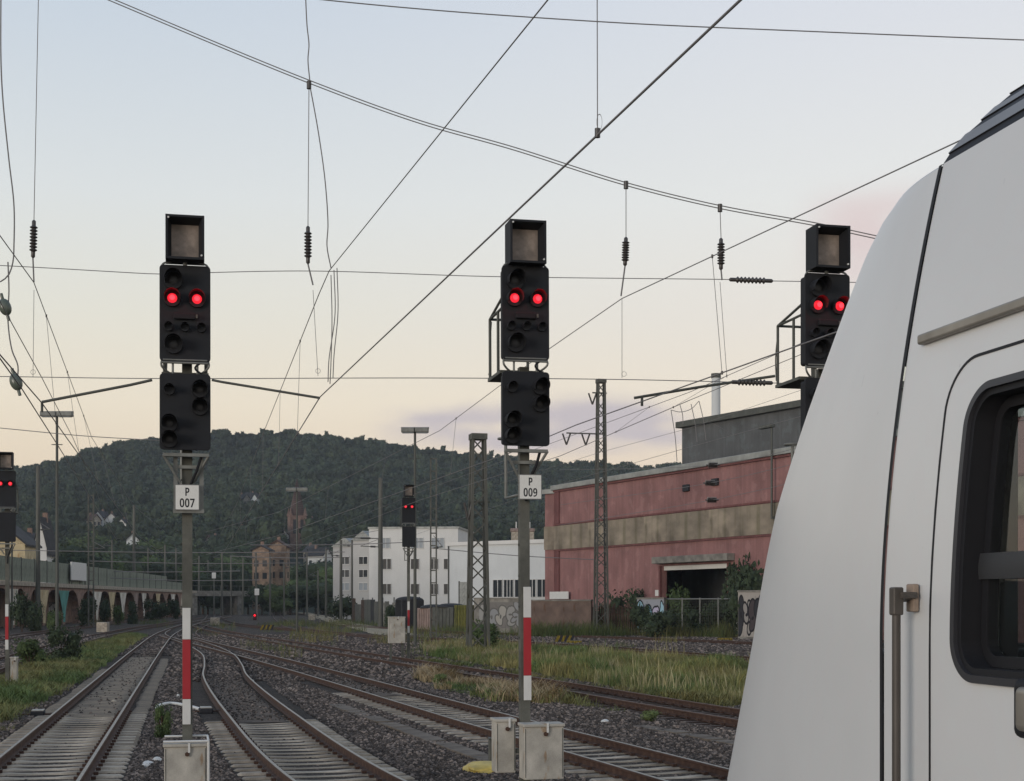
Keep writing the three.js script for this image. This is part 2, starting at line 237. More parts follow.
function buildTrack(k, label, { shiny, zs = [0, 0], timber = false, dy = 0, r = rng(k.charCodeAt(0)) }) {
  const line = trackLines[k].line, g = thing('railway_track', label, 'railway track'); g.userData = { kind: 'structure', label };
  const coarse = line.filter((p, i) => i % (p.z < 70 ? 1 : 3) === 0 || i === line.length - 1);
  for (const o of [-0.7525, 0.7525]) { const a = part(g, 'rail', sweep(coarse, railProfile, o, dy), M.railRust); part(a, 'running_surface', sweep(coarse, capProfile, o, dy), shiny ? M.railSteel : M.railDull); }
  const fast = [];
  for (const p of line) {
    if (p.z < zs[0] || p.z > zs[1]) continue;
    const m = part(g, 'sleeper', timber ? timberShape : sleeperShape, timber ? M.timber : sleeperMats[Math.floor(r() * 4)]);
    m.position.set(p.x, dy + (r() - 0.5) * 0.012, -p.z); m.rotation.y = Math.atan2(p.nz, p.nx) + (r() - 0.5) * 0.02;
    for (const o of [-0.88, -0.625, 0.625, 0.88]) { const f = fastener.clone(); f.rotateY(Math.atan2(p.nz, p.nx)); f.translate(p.x + p.nx * o, dy, -(p.z + p.nz * o)); fast.push(f); }
  }
  if (fast.length) part(g, 'rail_fastening', fast, M.railRust, { kind: 'stuff' });
  return g;
}
buildTrack('a', 'straight railway track left of the P 007 signal', { shiny: true, zs: [15, 36] });
buildTrack('b', 'curving railway track between the two numbered signals', { shiny: true, zs: [14, 33.5], dy: -0.004 });
buildTrack('c', 'railway track passing behind the P 009 signal box', { shiny: true, zs: [16, 44], dy: -0.008 });
buildTrack('d', 'dark rusty railway track in front of the tall grass', { shiny: false, zs: [20, 60], timber: true, dy: -0.012 });
buildTrack('e', 'railway track just behind the tall grass', { shiny: false, zs: [60, 100], timber: true, dy: -0.016 });
buildTrack('f', 'railway track below the graffiti wall', { shiny: false, dy: -0.02 });
buildTrack('g', 'farthest railway track along the factory', { shiny: false, dy: -0.024 });
buildTrack('h', 'railway track left of the grass verge', { shiny: false, zs: [40, 70], timber: true, dy: -0.006 });
buildTrack('j', 'curved far track bending right before the offices', { shiny: false, dy: -0.03 });
buildTrack('l', 'far track running to the dark bridge opening', { shiny: false, dy: -0.034 });
buildTrack('i', 'railway track at the foot of the brick arcade', { shiny: false, dy: -0.01 });

function ribbon(k, o0, o1, z0, z1, y, seed, nc = 10, wob = 0.25) { // a patchy sheet of fines along a track
  const line = trackLines[k].line.filter((p) => p.z >= z0 && p.z <= z1), pos = [], uv = [], idx = [];
  line.forEach((p) => { const a0 = o0 + wob * (fbm(p.s * 0.8, 1, seed, 3) - 0.5) * 2, a1 = o1 + wob * (fbm(p.s * 0.8, 9, seed + 5, 3) - 0.5) * 2; for (let j = 0; j <= nc; j++) { const o = lerp(a0, a1, j / nc), e = Math.min(j, nc - j) === 0 ? -0.05 : 0; pos.push(p.x + p.nx * o, y + e + 0.02 * (fbm(p.s * 1.5, o * 2, seed + 3, 3) - 0.5), -(p.z + p.nz * o)); uv.push(o / 2.4, p.s / 2.4); } });
  for (let i = 0; i < line.length - 1; i++) for (let j = 0; j < nc; j++) { const a = i * (nc + 1) + j, b = a + nc + 1; idx.push(a, a + 1, b, a + 1, b + 1, b); }
  const g = new THREE.BufferGeometry(); g.setAttribute('position', new THREE.Float32BufferAttribute(pos, 3)); g.setAttribute('uv', new THREE.Float32BufferAttribute(uv, 2)); g.setIndex(idx); g.computeVertexNormals(); return g;
}
const dust = mat(0.37, 0.29, 0.21, { map: T.soil, bumpMap: T.soilBump, bumpScale: 0.03 }), oiled = mat(0.165, 0.12, 0.09, { map: T.soil, bumpMap: T.soilBump, bumpScale: 0.03 });
struct('sand_between_rails', ribbon('a', -0.66, 0.66, 34, 72, -0.158, 3, 10, 0.03), dust);
struct('sand_beside_rail', ribbon('a', 0.86, 1.32, 27, 70, -0.162, 4, 6, 0.08), dust);
struct('sand_beside_rail', ribbon('a', -1.3, -0.86, 27, 60, -0.17, 5, 6, 0.1), dust);
struct('oily_fines_between_rails', ribbon('a', -0.66, 0.66, 72.3, 110, -0.165, 6, 8, 0.03), oiled);
struct('oily_fines_between_rails', ribbon('b', -0.66, 0.66, 32.5, 95, -0.16, 7, 10, 0.03), oiled);
struct('oily_fines_between_rails', ribbon('c', -0.66, 0.66, 42, 90, -0.168, 8, 8, 0.03), oiled);
struct('sandy_path', ribbon('a', -3.5, -2.5, 22, 66, -0.165, 9, 8, 0.28), mat(0.27, 0.235, 0.175, { map: T.soil, bumpMap: T.soilBump, bumpScale: 0.03 }));
struct('sandy_path', ribbon('a', -4.6, -1.9, 62, 105, -0.16, 10, 8, 0.4), mat(0.27, 0.24, 0.195, { map: T.soil, bumpMap: T.soilBump, bumpScale: 0.03 }));
trackLines.path = { pts: [[400, 636], [372, 629.5], [346, 623.5], [322, 617.5], [303, 613]].map(([x, y]) => gnd(x, y, GY)) }; trackLines.path.line = resample(trackLines.path.pts, 2);
struct('sandy_path', ribbon('path', -1.7, 1.7, 100, 420, -0.09, 11, 6, 0.3), mat(0.52, 0.43, 0.29, { map: T.soil }));

for (const [name, a, b, n] of [['between the curving track and the P 009 track', [336, 706], [492, 763], 19], ['beside the rusty track near the train', [640, 727], [745, 747], 9]]) {
  const [x0, z0] = gnd(...a, GY), [x1, z1] = gnd(...b, GY), o = thing('cable_trough', `row of worn concrete trough lids ${name}`, 'cable trough'), r = rng(n), L = Math.hypot(x1 - x0, z1 - z0) / n, t = Math.atan2(z1 - z0, x1 - x0);
  const lid = rbox(-L / 2 + 0.012, L / 2 - 0.012, -0.08, 0.055, -0.2, 0.2, 0.015, 0.8), ms = [mat(0.19, 0.155, 0.125, { map: T.concrete }), mat(0.23, 0.19, 0.155, { map: T.concrete })];
  for (let i = 0; i < n; i++) { const m = part(o, 'lid', lid, ms[Math.floor(r() * 2)]); const k = (i + 0.5) / n; m.position.set(lerp(x0, x1, k) + (r() - 0.5) * 0.03, GY + (r() - 0.6) * 0.03, -lerp(z0, z1, k)); m.rotation.set((r() - 0.5) * 0.04, t + (r() - 0.5) * 0.03, (r() - 0.5) * 0.03); }
}
// loose ballast
{
  const r = rng(77), geos = [0, 1, 2].map((s) => { const g = new THREE.IcosahedronGeometry(1, 0), p = g.attributes.position; for (let i = 0; i < p.count; i++) { const k = 0.72 + 0.5 * hash2(Math.round(p.getX(i) * 9), Math.round(p.getY(i) * 9) + 31 * Math.round(p.getZ(i) * 9), s); p.setXYZ(i, p.getX(i) * k, p.getY(i) * k * 0.8, p.getZ(i) * k); } g.computeVertexNormals(); return g; });
  const lists = [[], [], []], ks = ['a', 'b', 'c', 'd'];
  const put = (x, y, Z, s) => lists[Math.floor(r() * 3)].push([x, y, Z, s]);
  for (let n = 0; n < 190000; n++) {
    const Z = 18.5 + 34 * Math.pow(r(), 1.5), x = (r() * 2 - 1) * Z * 0.375;
    if (inPoly(areas.left, x, Z) && r() < 0.93) continue;
    let skip = false; for (const k of ks) { const d = Math.abs(nearest1(k, x, Z)); if (d < 1.33) { skip = true; break; } }
    if (skip) continue;
    put(x, groundY(x, Z) + 0.008, Z, (0.022 + 0.034 * r() * r()) * (1 + Math.max(0, Z - 26) * 0.02));
  }
  for (let n = 0; n < 70000; n++) {
    const Z = 50 + 70 * r(), x = (r() * 2 - 1) * Z * 0.375; if (inPoly(areas.left, x, Z) || inPoly(areas.right, x, Z) || (Z < 74 && Math.abs(nearest1('a', x, Z)) < 1.4)) continue;
    let d = 9; for (const k of ks) d = Math.min(d, Math.abs(Math.abs(nearest1(k, x, Z)) - 0.7525)); if (d < 0.13) continue;
    put(x, groundY(x, Z) + 0.02, Z, (0.04 + 0.05 * r()) * (1 + (Z - 50) * 0.008));
  }
  for (const [k, z0, z1, den] of [['a', 16, 33, 34], ['b', 15, 32, 46], ['c', 17, 44, 52], ['d', 30, 55, 24]]) for (const p of trackLines[k].line) if (p.z > z0 && p.z < z1) for (let n = 0; n < den; n++) {
    const o = (r() * 2 - 1) * 1.34, l = 0.15 + 0.3 * r(); if (Math.abs(Math.abs(o) - 0.7525) < 0.1) continue;
    put(p.x + p.nx * o + p.tx * l, -0.213, p.z + p.nz * o + p.tz * l, 0.022 + 0.022 * r());
  }
  for (const [k, z0, z1, den] of [['b', 33, 60, 26], ['b', 60, 95, 10], ['a', 34, 72, 5], ['a', 72, 112, 16], ['c', 43, 90, 18]]) for (const p of trackLines[k].line) if (p.z > z0 && p.z < z1) for (let n = 0; n < den; n++) { const o = (r() * 2 - 1) * 0.6, l = 0.6 * r(); put(p.x + p.nx * o + p.tx * l, -0.152, p.z + p.nz * o + p.tz * l, 0.018 + 0.03 * r() * r()); }
  const mx = new THREE.Matrix4(), q = new THREE.Quaternion(), c = new THREE.Color();
  lists.forEach((L, i) => {
    const im = new THREE.InstancedMesh(geos[i], mat(1, 1, 1, { roughness: 0.95 }), L.length); im.name = numbered('ballast_stones'); im.userData = { kind: 'stuff', label: 'loose dark ballast stones around the tracks', category: 'ballast' };
    L.forEach(([x, y, Z, s], j) => { q.setFromEuler(new THREE.Euler(r() * 6, r() * 6, r() * 6)); mx.compose(V(x, y, -Z), q, V(s, s, s)); im.setMatrixAt(j, mx); const b = (0.036 + 0.2 * Math.pow(r(), 3)) * (0.75 + 0.6 * fbm(x * 0.4, Z * 0.4, 14, 3)); im.setColorAt(j, c.setRGB(b * 1.2, b * 0.96, b * 0.8)); });
    scene.add(shade(im));
  });
}
function nearest1(k, x, Z) { const L = trackLines[k].line, i0 = L.z0 ?? (L.z0 = L.map((p) => p.z)); let lo = 0, hi = L.length - 1; while (hi - lo > 1) { const m = (lo + hi) >> 1; if (i0[m] < Z) lo = m; else hi = m; } let best = 1e9, d = 99; for (let i = Math.max(0, lo - 3); i < Math.min(L.length, lo + 5); i++) { const p = L[i], e = (p.x - x) ** 2 + (p.z - Z) ** 2; if (e < best) { best = e; d = (x - p.x) * p.nx + (Z - p.z) * p.nz; } } return d; }

// ---------------------------------------------------------------- hill with forest
const townSpots = [[92, 524, 640], [102, 523, 650], [112, 525, 650], [124, 529, 640], [133, 548, 470], [206, 513, 760], [243, 521, 750], [251, 520, 760], [259, 522, 750], [214, 546, 560], [244, 540, 580], [281, 541, 560], [312, 533, 660], [328, 537, 640], [312, 556, 500], [319, 563, 460]];     // surveyed pixel and depth of each small house
const ridge = [[-500, 470], [-200, 470], [0, 470], [25, 468], [60, 464], [80, 457], [110, 447], [150, 441], [200, 437], [250, 434], [310, 434], [350, 438], [400, 445], [440, 452], [480, 458], [530, 463], [600, 466], [660, 468], [740, 470], [900, 476], [1300, 500], [2000, 520]];
const RZ = 1000;
function ridgeH(X) { const px = CX + X * F / RZ; let k = 1; while (k < ridge.length - 1 && px > ridge[k][0]) k++; const a = ridge[k - 1], b = ridge[k]; return H + (HY - lerp(a[1], b[1], clamp((px - a[0]) / (b[0] - a[0]), 0, 1))) * RZ / F - 3; }
function hillH(X, Z) { const r = clamp((Z - 340) / (RZ - 340), 0, 1.6); const up = r < 1 ? Math.pow(r, 1.35) * (1 - 0.12 * Math.sin(r * Math.PI)) : 1 - 0.5 * (r - 1); return -2 + ridgeH(X) * up + (fbm(X / 120, Z / 120, 33, 4) - 0.5) * 34 * Math.min(1, r * 1.6) * (r < 1 ? 1 - r * 0.85 : 0.15); }
{
  const NX = 140, NZ = 90, pos = [], uv = [], idx = [];
  for (let i = 0; i <= NZ; i++) for (let j = 0; j <= NX; j++) { const Z = 340 + i * 10.5, X = (j / NX * 2 - 1) * 1300; pos.push(X, hillH(X, Z), -Z); uv.push(X / 30, Z / 30); }
  for (let i = 0; i < NZ; i++) for (let j = 0; j < NX; j++) { const a = i * (NX + 1) + j, b = a + NX + 1; idx.push(a, a + 1, b, a + 1, b + 1, b); }
  const g = new THREE.BufferGeometry(); g.setAttribute('position', new THREE.Float32BufferAttribute(pos, 3)); g.setAttribute('uv', new THREE.Float32BufferAttribute(uv, 2)); g.setIndex(idx); g.computeVertexNormals();
  struct('hill', g, mat(0.035, 0.048, 0.024, { map: T.soil, roughness: 1 }));
}
function crown(seed, rx, ry, lobes, leaves, size, solid = 0.72) { // leaf-sized faces spread through overlapping lobes, with denser cores
  const r = rng(seed), pos = [], col = [], nor = [], L = [];
  for (let i = 0; i < lobes; i++) { const a = r() * 6.283, d = Math.sqrt(r()) * 0.62, h = (r() * 2 - 1) * 0.62; L.push([Math.cos(a) * d * rx, h * ry, Math.sin(a) * d * rx, (0.34 + 0.3 * r()) * Math.min(rx, ry), 0.75 + 0.5 * r()]); }
  const n = V(0, 0, 0), u = V(0, 0, 0), w = V(0, 0, 0), tri = (a, b, c, t) => { pos.push(a.x, a.y, a.z, b.x, b.y, b.z, c.x, c.y, c.z); for (let k = 0; k < 3; k++) { col.push(t, t, t * 0.95); } };
  for (const [x, y, z, q, t] of L) { if (!solid) break; const g = new THREE.IcosahedronGeometry(q * solid, 1).toNonIndexed(), p = g.attributes.position; const f = (k) => { const X = p.getX(k), Y = p.getY(k), Z = p.getZ(k), e = 0.75 + 0.5 * hash2(Math.round(X * 50 / q), Math.round(Y * 50 / q) * 7 + Math.round(Z * 50 / q), seed); return V(x + X * e, y + Y * e, z + Z * e); }; for (let k = 0; k < p.count; k += 3) tri(f(k), f(k + 1), f(k + 2), t * 0.85); }
  for (let i = 0; i < leaves; i++) {
    const [x, y, z, q, t] = L[Math.floor(r() * lobes)]; n.set(r() * 2 - 1, r() * 2 - 1, r() * 2 - 1).normalize(); const d = q * (0.7 + 0.42 * r());
    const c = V(x + n.x * d, y + n.y * d, z + n.z * d); u.set(r() * 2 - 1, r() * 2 - 1, r() * 2 - 1).normalize(); w.crossVectors(n, u).normalize(); u.addScaledVector(n, 0.3).normalize(); const s = size * (0.6 + 0.8 * r()), tt = t * (0.7 + 0.6 * r());
    const A = c.clone().addScaledVector(u, s), B = c.clone().addScaledVector(w, s * 0.55), C = c.clone().addScaledVector(u, -s * 0.8), D = c.clone().addScaledVector(w, -s * 0.55); tri(A, B, C, tt); tri(A, C, D, tt);
  }
  const g = new THREE.BufferGeometry(); g.setAttribute('position', new THREE.Float32BufferAttribute(pos, 3)); g.setAttribute('color', new THREE.Float32BufferAttribute(col, 3)); g.computeVertexNormals(); return g;
}
{
  const r = rng(5), vars = [0, 1, 2, 3].map((i) => crown(100 + i, 4.6, i === 3 ? 6.4 : 5.2, 9, 260, 0.75)), lists = vars.map(() => []);
  for (let n = 0; n < 17000; n++) {
    const Z = 390 + 680 * Math.pow(r(), 0.6), X = (r() * 2 - 1) * 0.42 * Z - 20; const y = hillH(X, Z), open = fbm(X / 40, Z / 40, 44, 3);
    if (Z < 620 && open < 0.3) continue; const tp = CX + X * F / Z; if (townSpots.some(([hx, , hz]) => Math.abs(tp - hx) < 5 && Z > hz - 60 && Z < hz + 8) || (Math.abs(tp - 297) < 15 && Z > 400 && Z < 575)) continue; const s = (0.6 + 0.8 * r() * r() + 0.25 * r()) * (Z > 950 ? 0.85 : 1); lists[Math.floor(r() * 4)].push([X, y + 3.6 * s, Z, s]);
  }
  const mx = new THREE.Matrix4(), q = new THREE.Quaternion(), c = new THREE.Color();
  lists.forEach((L, i) => {
    const im = new THREE.InstancedMesh(vars[i], foliage(1, 1, 1), L.length); im.name = numbered('hillside_forest'); im.userData = { kind: 'stuff', label: 'dark green forest covering the hill on the horizon', category: 'forest' };
    L.forEach(([x, y, Z, s], j) => { q.setFromAxisAngle(V(0, 1, 0), r() * 6.283); mx.compose(V(x, y, -Z), q, V(s * (0.85 + 0.3 * r()), s * (0.85 + 0.4 * r()), s)); im.setMatrixAt(j, mx); const b = 0.66 + 0.5 * r() + 0.9 * (fbm(x / 60, Z / 60, 48, 3) - 0.5), w = r(); im.setColorAt(j, c.setRGB((0.030 + 0.014 * w) * b, (0.047 + 0.012 * w) * b, 0.029 * b)); });
    scene.add(shade(im));
  });
}

// ---------------------------------------------------------------- buildings
function frame(pxA, ZA, pxB, ZB) { // a vertical wall line between two surveyed corners; local x runs along it, local z faces out
  const A = at(pxA, HY, ZA), B = at(pxB, HY, ZB), dx = B.x - A.x, dz = B.z - A.z, L = Math.hypot(dx, dz), ux = dx / L, uz = dz / L;
  return { A, L, rot: -Math.atan2(uz, ux), pos: [A.x, 0, A.z], hit(px, py) { const rx = (px - CX) / F; const Z = (A.x * uz - A.z * ux) / (rx * uz + ux); return [((rx * Z - A.x) * ux + (-Z - A.z) * uz), H + (HY - py) * Z / F]; } };
}
function windowUnit(parent, x0, x1, y0, y1, z = 0, bars = 1, glass = M.glassDark, fr = M.white) {
  const w = part(parent, 'window', glassPane(x0, x1, y0, y1, z + 0.02), glass), f = 0.07;
  const fg = [box(x0 - f, x0, y0 - f, y1 + f, z, z + 0.1), box(x1, x1 + f, y0 - f, y1 + f, z, z + 0.1), box(x0, x1, y1, y1 + f, z, z + 0.097), box(x0, x1, y0 - f, y0, z, z + 0.097)];
  for (let i = 1; i <= bars; i++) { const x = lerp(x0, x1, i / (bars + 1)); fg.push(box(x - 0.04, x + 0.04, y0, y1, z + 0.03, z + 0.09)); }
  part(w, 'frame', fg, fr); return w;
}
const glassPane = (x0, x1, y0, y1, z) => box(x0, x1, y0, y1, z - 0.03, z + 0.01);

{ // red factory hall
  const f = frame(555, 150, 788, 113), o = thing('factory_hall', 'long faded red factory hall with a stained concrete band', 'building', f.pos, f.rot), E = 66, G = -0.4;
  const top = f.hit(555, 490.5)[1], b1 = f.hit(555, 526.3)[1], b0 = f.hit(555, 549.6)[1];
  const [d0, dyTop] = f.hit(662, 566), [d1] = f.hit(729, 562);
  part(o, 'wall', [box(0, E, b1, top, -0.5, 0, 9, 9)], M.redWall, { label: 'upper red rendered wall' });
  part(o, 'concrete_band', box(-0.05, E, b0, b1, -0.5, 0.12, 11, 6), M.band, { label: 'grey yellow concrete band with dark runs' });
  part(o, 'wall', [box(0, d0, G, b0, -0.5, 0, 9, 9), box(d1, E, G, b0, -0.5, 0, 9, 9), box(d0, d1, dyTop, b0, -0.5, 0, 9, 9)], M.redWall, { label: 'lower red wall around the gateway' });
  for (const y of [b1 + 0.05, b0 - 0.18]) part(o, 'string_course', box(-0.04, E, y, y + 0.16, 0.005, 0.16, 4), M.redTrim);
  part(o, 'cornice', [rbox(-0.4, E, top, top + 0.5, -1, 0.35, 0.04, 5)], M.cornice);
  part(o, 'gutter', [box(-0.3, E, top - 0.2, top - 0.02, 0.02, 0.2, 3)], M.redTrim);
  part(o, 'roof', box(0, E, top - 0.3, top + 0.1, -30, -1.02, 4), M.slate);
  const pil = f.hit(559, 560)[0]; part(o, 'pilaster', box(pil - 0.9, pil + 0.2, G, b0 - 0.2, 0.004, 0.14, 5), M.redTrim); part(o, 'pilaster', box(pil - 0.9, pil + 0.2, b1 + 0.24, top - 0.22, 0.004, 0.14, 5), M.redTrim);
  part(o, 'end_wall', box(-0.02, 0.5, G, top - 0.3, -30, -0.52, 9), M.redWall); part(o, 'back_wall', box(0, E, G, top - 0.3, -30.4, -30.02, 9), M.redWall);
  part(o, 'interior_floor', box(0.6, E, G, G + 0.2, -29.9, -0.6, 4), M.concrete);
  part(o, 'gate_jamb', box(d0 - 0.25, d0, 0, dyTop, 0.01, 0.22), M.redTrim); const gate = part(o, 'gate_jamb', box(d1, d1 + 0.25, 0, dyTop, 0.01, 0.22), M.redTrim);
  part(gate, 'roller_shutter', box(d0, d1, dyTop - 0.4, dyTop, -0.3, -0.2, 2), M.white, { label: 'rolled-up white shutter edge' });
  const [c0, cy] = f.hit(659, 564), [c1] = f.hit(735, 560); part(o, 'canopy', [rbox(c0, c1, cy, cy + 0.6, 0.01, 0.8, 0.05, 3)], M.concrete, { label: 'concrete canopy above the gateway' });
  part(o, 'sign_board', box(...[f.hit(656, 590)[0], f.hit(660, 590)[0]], f.hit(657, 596)[1], f.hit(657, 590)[1], 0.01, 0.1), M.white);
  const [s0, sy] = f.hit(553, 599); part(o, 'sign_board', box(s0, s0 + 4.2, sy, sy + 0.75, 0.3, 0.4), M.white, { label: 'small white notice at the corner of the hall' });
  for (const [px, py] of [[687, 488], [716, 482]]) { const [d, y] = f.hit(px, py); part(o, 'wall_vent', [rbox(d - 0.5, d + 0.5, y - 0.3, y + 0.3, 0.01, 0.2, 0.04)], M.dark); }
  const [p0] = f.hit(777, 470); part(o, 'lamp_pole', [rod(V(p0, top - 5, 0.5), V(p0, top + 2.2, 0.5), 0.09), box(p0 - 0.1, p0 + 0.1, top - 5, top - 4.8, 0, 0.5), rbox(p0 - 1.5, p0 + 0.2, top + 2.2, top + 2.5, 0.3, 0.75, 0.05)], M.galvDark);
  const c = frame(545, 151, 555, 150.2), o2 = o; // chamfered corner bay
  const g = box(0, c.L, G, top - 0.32, -0.5, 0, 9); g.rotateY(c.rot - f.rot); const lp = V(c.A.x - f.A.x, 0, c.A.z - f.A.z).applyAxisAngle(V(0, 1, 0), -f.rot); g.translate(lp.x, 0, lp.z); part(o2, 'corner_wall', g, M.redWall);
  const g2 = box(-0.3, c.L + 0.2, top - 0.3, top + 0.16, -1.2, 0.3, 5); g2.rotateY(c.rot - f.rot); g2.translate(lp.x, 0, lp.z); part(o2, 'cornice', g2, M.cornice);
  const g3 = box(-0.05, c.L, b0, b1, 0.01, 0.12, 11, 6); g3.rotateY(c.rot - f.rot); g3.translate(lp.x, 0, lp.z); part(o2, 'concrete_band', g3, M.band);
}
{ // grey block and chimney behind it
  const f = frame(682, 142, 809, 126), o = thing('grey_block', 'dark grey windowless upper block behind the red hall', 'building', f.pos, f.rot), y = f.hit(682, 428)[1];
  part(o, 'wall', box(0, 40, 0, y, -14, 0, 8, 8), M.greyWall); part(o, 'roof_edge', rbox(-0.5, 40.3, y, y + 0.6, -14.4, 0.45, 0.05, 4), M.galvDark); const [d, yy] = f.hit(783, 402); part(o, 'roof_vent', [rod(V(d, y + 0.5, -3), V(d, y + 2, -3), 0.14), rod(V(d, y + 1.9, -3), V(d, y + 2.2, -3), 0.3)], M.galvDark);
  const b = at(716, 405, 165), ch = thing('chimney', 'slim pale chimney rising behind the grey block', 'chimney', [b.x, 0, b.z]); const t = at(716, 375, 165).y;
  part(ch, 'shaft', new THREE.CylinderGeometry(0.5, 0.55, t, 20).translate(0, t / 2, 0), M.blueWhite); part(ch, 'rim', new THREE.CylinderGeometry(0.56, 0.56, 0.5, 20, 1, true).translate(0, t - 0.1, 0), M.galvDark);
}
{ // white office block
  const f = frame(369, 215, 458, 213.5), o = thing('office_block', 'white flat-roofed office block beyond the tracks', 'building', f.pos, f.rot), top = f.hit(369, 529)[1];
  part(o, 'wall', box(0, f.L, -0.5, top, -16, 0, 6), M.whiteWall); part(o, 'parapet', box(-0.15, f.L + 0.15, top, top + 0.3, -16.1, 0.12, 3), M.cornice);
  for (const [x, cols] of [[383, 2], [411, 2], [430, 2], [444, 2]]) for (const [ya, yb] of [[559, 569], [584, 594]]) { const [a, y1] = f.hit(x, ya), [b, y0] = f.hit(x + 8, yb); windowUnit(o, a, b, y0, y1, 0, cols - 1); }
  for (const x of [378, 411, 432]) { const [a, y1] = f.hit(x, 538), [b, y0] = f.hit(x + 12, 548); windowUnit(o, a, b, y0, y1, 0, 2, M.paleGlass); }
  const wing = (px0, px1, Z, pt, label, m) => { const g = frame(px0, Z, px1, Z - 3), w = thing('office_wing', label, 'building', g.pos, g.rot), t = g.hit(px0, pt)[1]; part(w, 'wall', box(0, g.L, -0.5, t, -12, 0, 6), m); part(w, 'roof', (() => { const s = new THREE.Shape(); s.moveTo(-0.3, t); s.lineTo(g.L * 0.55, t + 1.5); s.lineTo(g.L + 0.2, t); return slab(s, 12.3, -12.1); })(), M.cornice); for (const y of [557, 570, 583]) { const [c, y1] = g.hit(lerp(px0, px1, 0.35), y), [d, y0] = g.hit(lerp(px0, px1, 0.75), y + 7); windowUnit(w, c, d, y0, y1, 0, 1, y === 583 ? M.paleGlass : M.glassDark); } };
  wing(352, 373, 224, 541, 'grey-white office wing left of the main white office block', mat(0.5, 0.5, 0.49, { map: T.paint })); wing(333, 355, 234, 547, 'leftmost low grey-white wing of the offices', mat(0.44, 0.44, 0.44, { map: T.paint }));
}
{ // low white hall with a band of windows
  const f = frame(448, 182, 552, 172), o = thing('white_hall', 'low pale blue-white hall left of the red factory', 'building', f.pos, f.rot), top = f.hit(448, 546)[1];
  part(o, 'wall', box(0, f.L, -0.5, top, -20, 0, 5), M.blueWhite); part(o, 'roof_edge', box(-0.2, f.L + 0.2, top, top + 0.45, -20.2, 0.2, 4), M.white); part(o, 'downpipe', rod(V(0.15, 0, 0.1), V(0.15, top, 0.1), 0.08), M.galvDark);
  const y0 = f.hit(500, 597)[1], y1 = f.hit(500, 580)[1]; const [a] = f.hit(493, 590); const n = 5, w = (f.L - a - 0.5) / n;
  for (let i = 0; i < n; i++) windowUnit(o, a + i * w + 0.1, a + (i + 1) * w - 0.2, y0, y1, 0.02, 1 + (i % 2), M.glassDark);
  const [g0, gy] = f.hit(460, 582), [g1] = f.hit(470, 582); const door = part(o, 'door', box(g0, g1, 0, gy, 0.02, 0.1), M.cornice); part(door, 'jamb', box(g0 - 0.12, g0, 0, gy + 0.1, 0.02, 0.16), M.galvDark); part(door, 'jamb', box(g1, g1 + 0.12, 0, gy + 0.1, 0.02, 0.16), M.galvDark);
  const b = at(523, 530, 320); const tank = thing('rooftop_unit', 'small orange roof structure glowing pale behind the white hall', 'roof', [b.x, 0, b.z]); part(tank, 'wall', box(-2.6, 2.4, 0, b.y - 0.5, -2, 2), M.coping); part(tank, 'roof', rbox(-2.8, 2.6, b.y - 0.5, b.y + 0.3, -2.2, 2.2, 0.2), M.pink); for (const x of [-1.5, 0, 1.5]) part(tank, 'pipe', rod(V(x, b.y + 0.3, 0), V(x, b.y + 1.8, 0), 0.12), M.white);
}

// boundary walls, panels and junk at the foot of the buildings
function canvasTex(w, h, draw) { const c = document.createElement('canvas'); c.width = w; c.height = h; draw(c.getContext('2d'), w, h); const t = new THREE.CanvasTexture(c); t.colorSpace = THREE.SRGBColorSpace; return t; }
function graffiti(seed, base, cols, line = '#17171b') { const r = rng(seed); return canvasTex(512, 256, (g, w, h) => {
  g.fillStyle = base; g.fillRect(0, 0, w, h); for (let i = 0; i < 60; i++) { g.globalAlpha = 0.12; g.fillStyle = r() < 0.5 ? '#3a352f' : '#b5aca0'; g.fillRect(r() * w, r() * h, 4 + r() * 30, 20 + r() * 120); } g.globalAlpha = 1;
  for (let i = 0; i < 5; i++) { const q0 = seed * 9 + i * 3, cx = w * (i + 0.5) / 5; for (const [grow, c] of [[13, line], [0, cols[i % cols.length]]]) { const q = rng(q0); g.fillStyle = c; for (let k = 0; k < 5; k++) { const x = cx + (q() - 0.5) * 90, y = 45 + q() * 165, rw = 22 + q() * 30, rh = 18 + q() * 44; g.beginPath(); g.ellipse(x, y, rw + grow, rh + grow, q() * 3, 0, 6.283); g.fill(); } } g.fillStyle = line; const q = rng(q0 + 7); g.beginPath(); g.ellipse(cx + (q() - 0.5) * 40, 110 + q() * 40, 10, 22, q() * 3, 0, 6.283); g.fill(); }
}); }
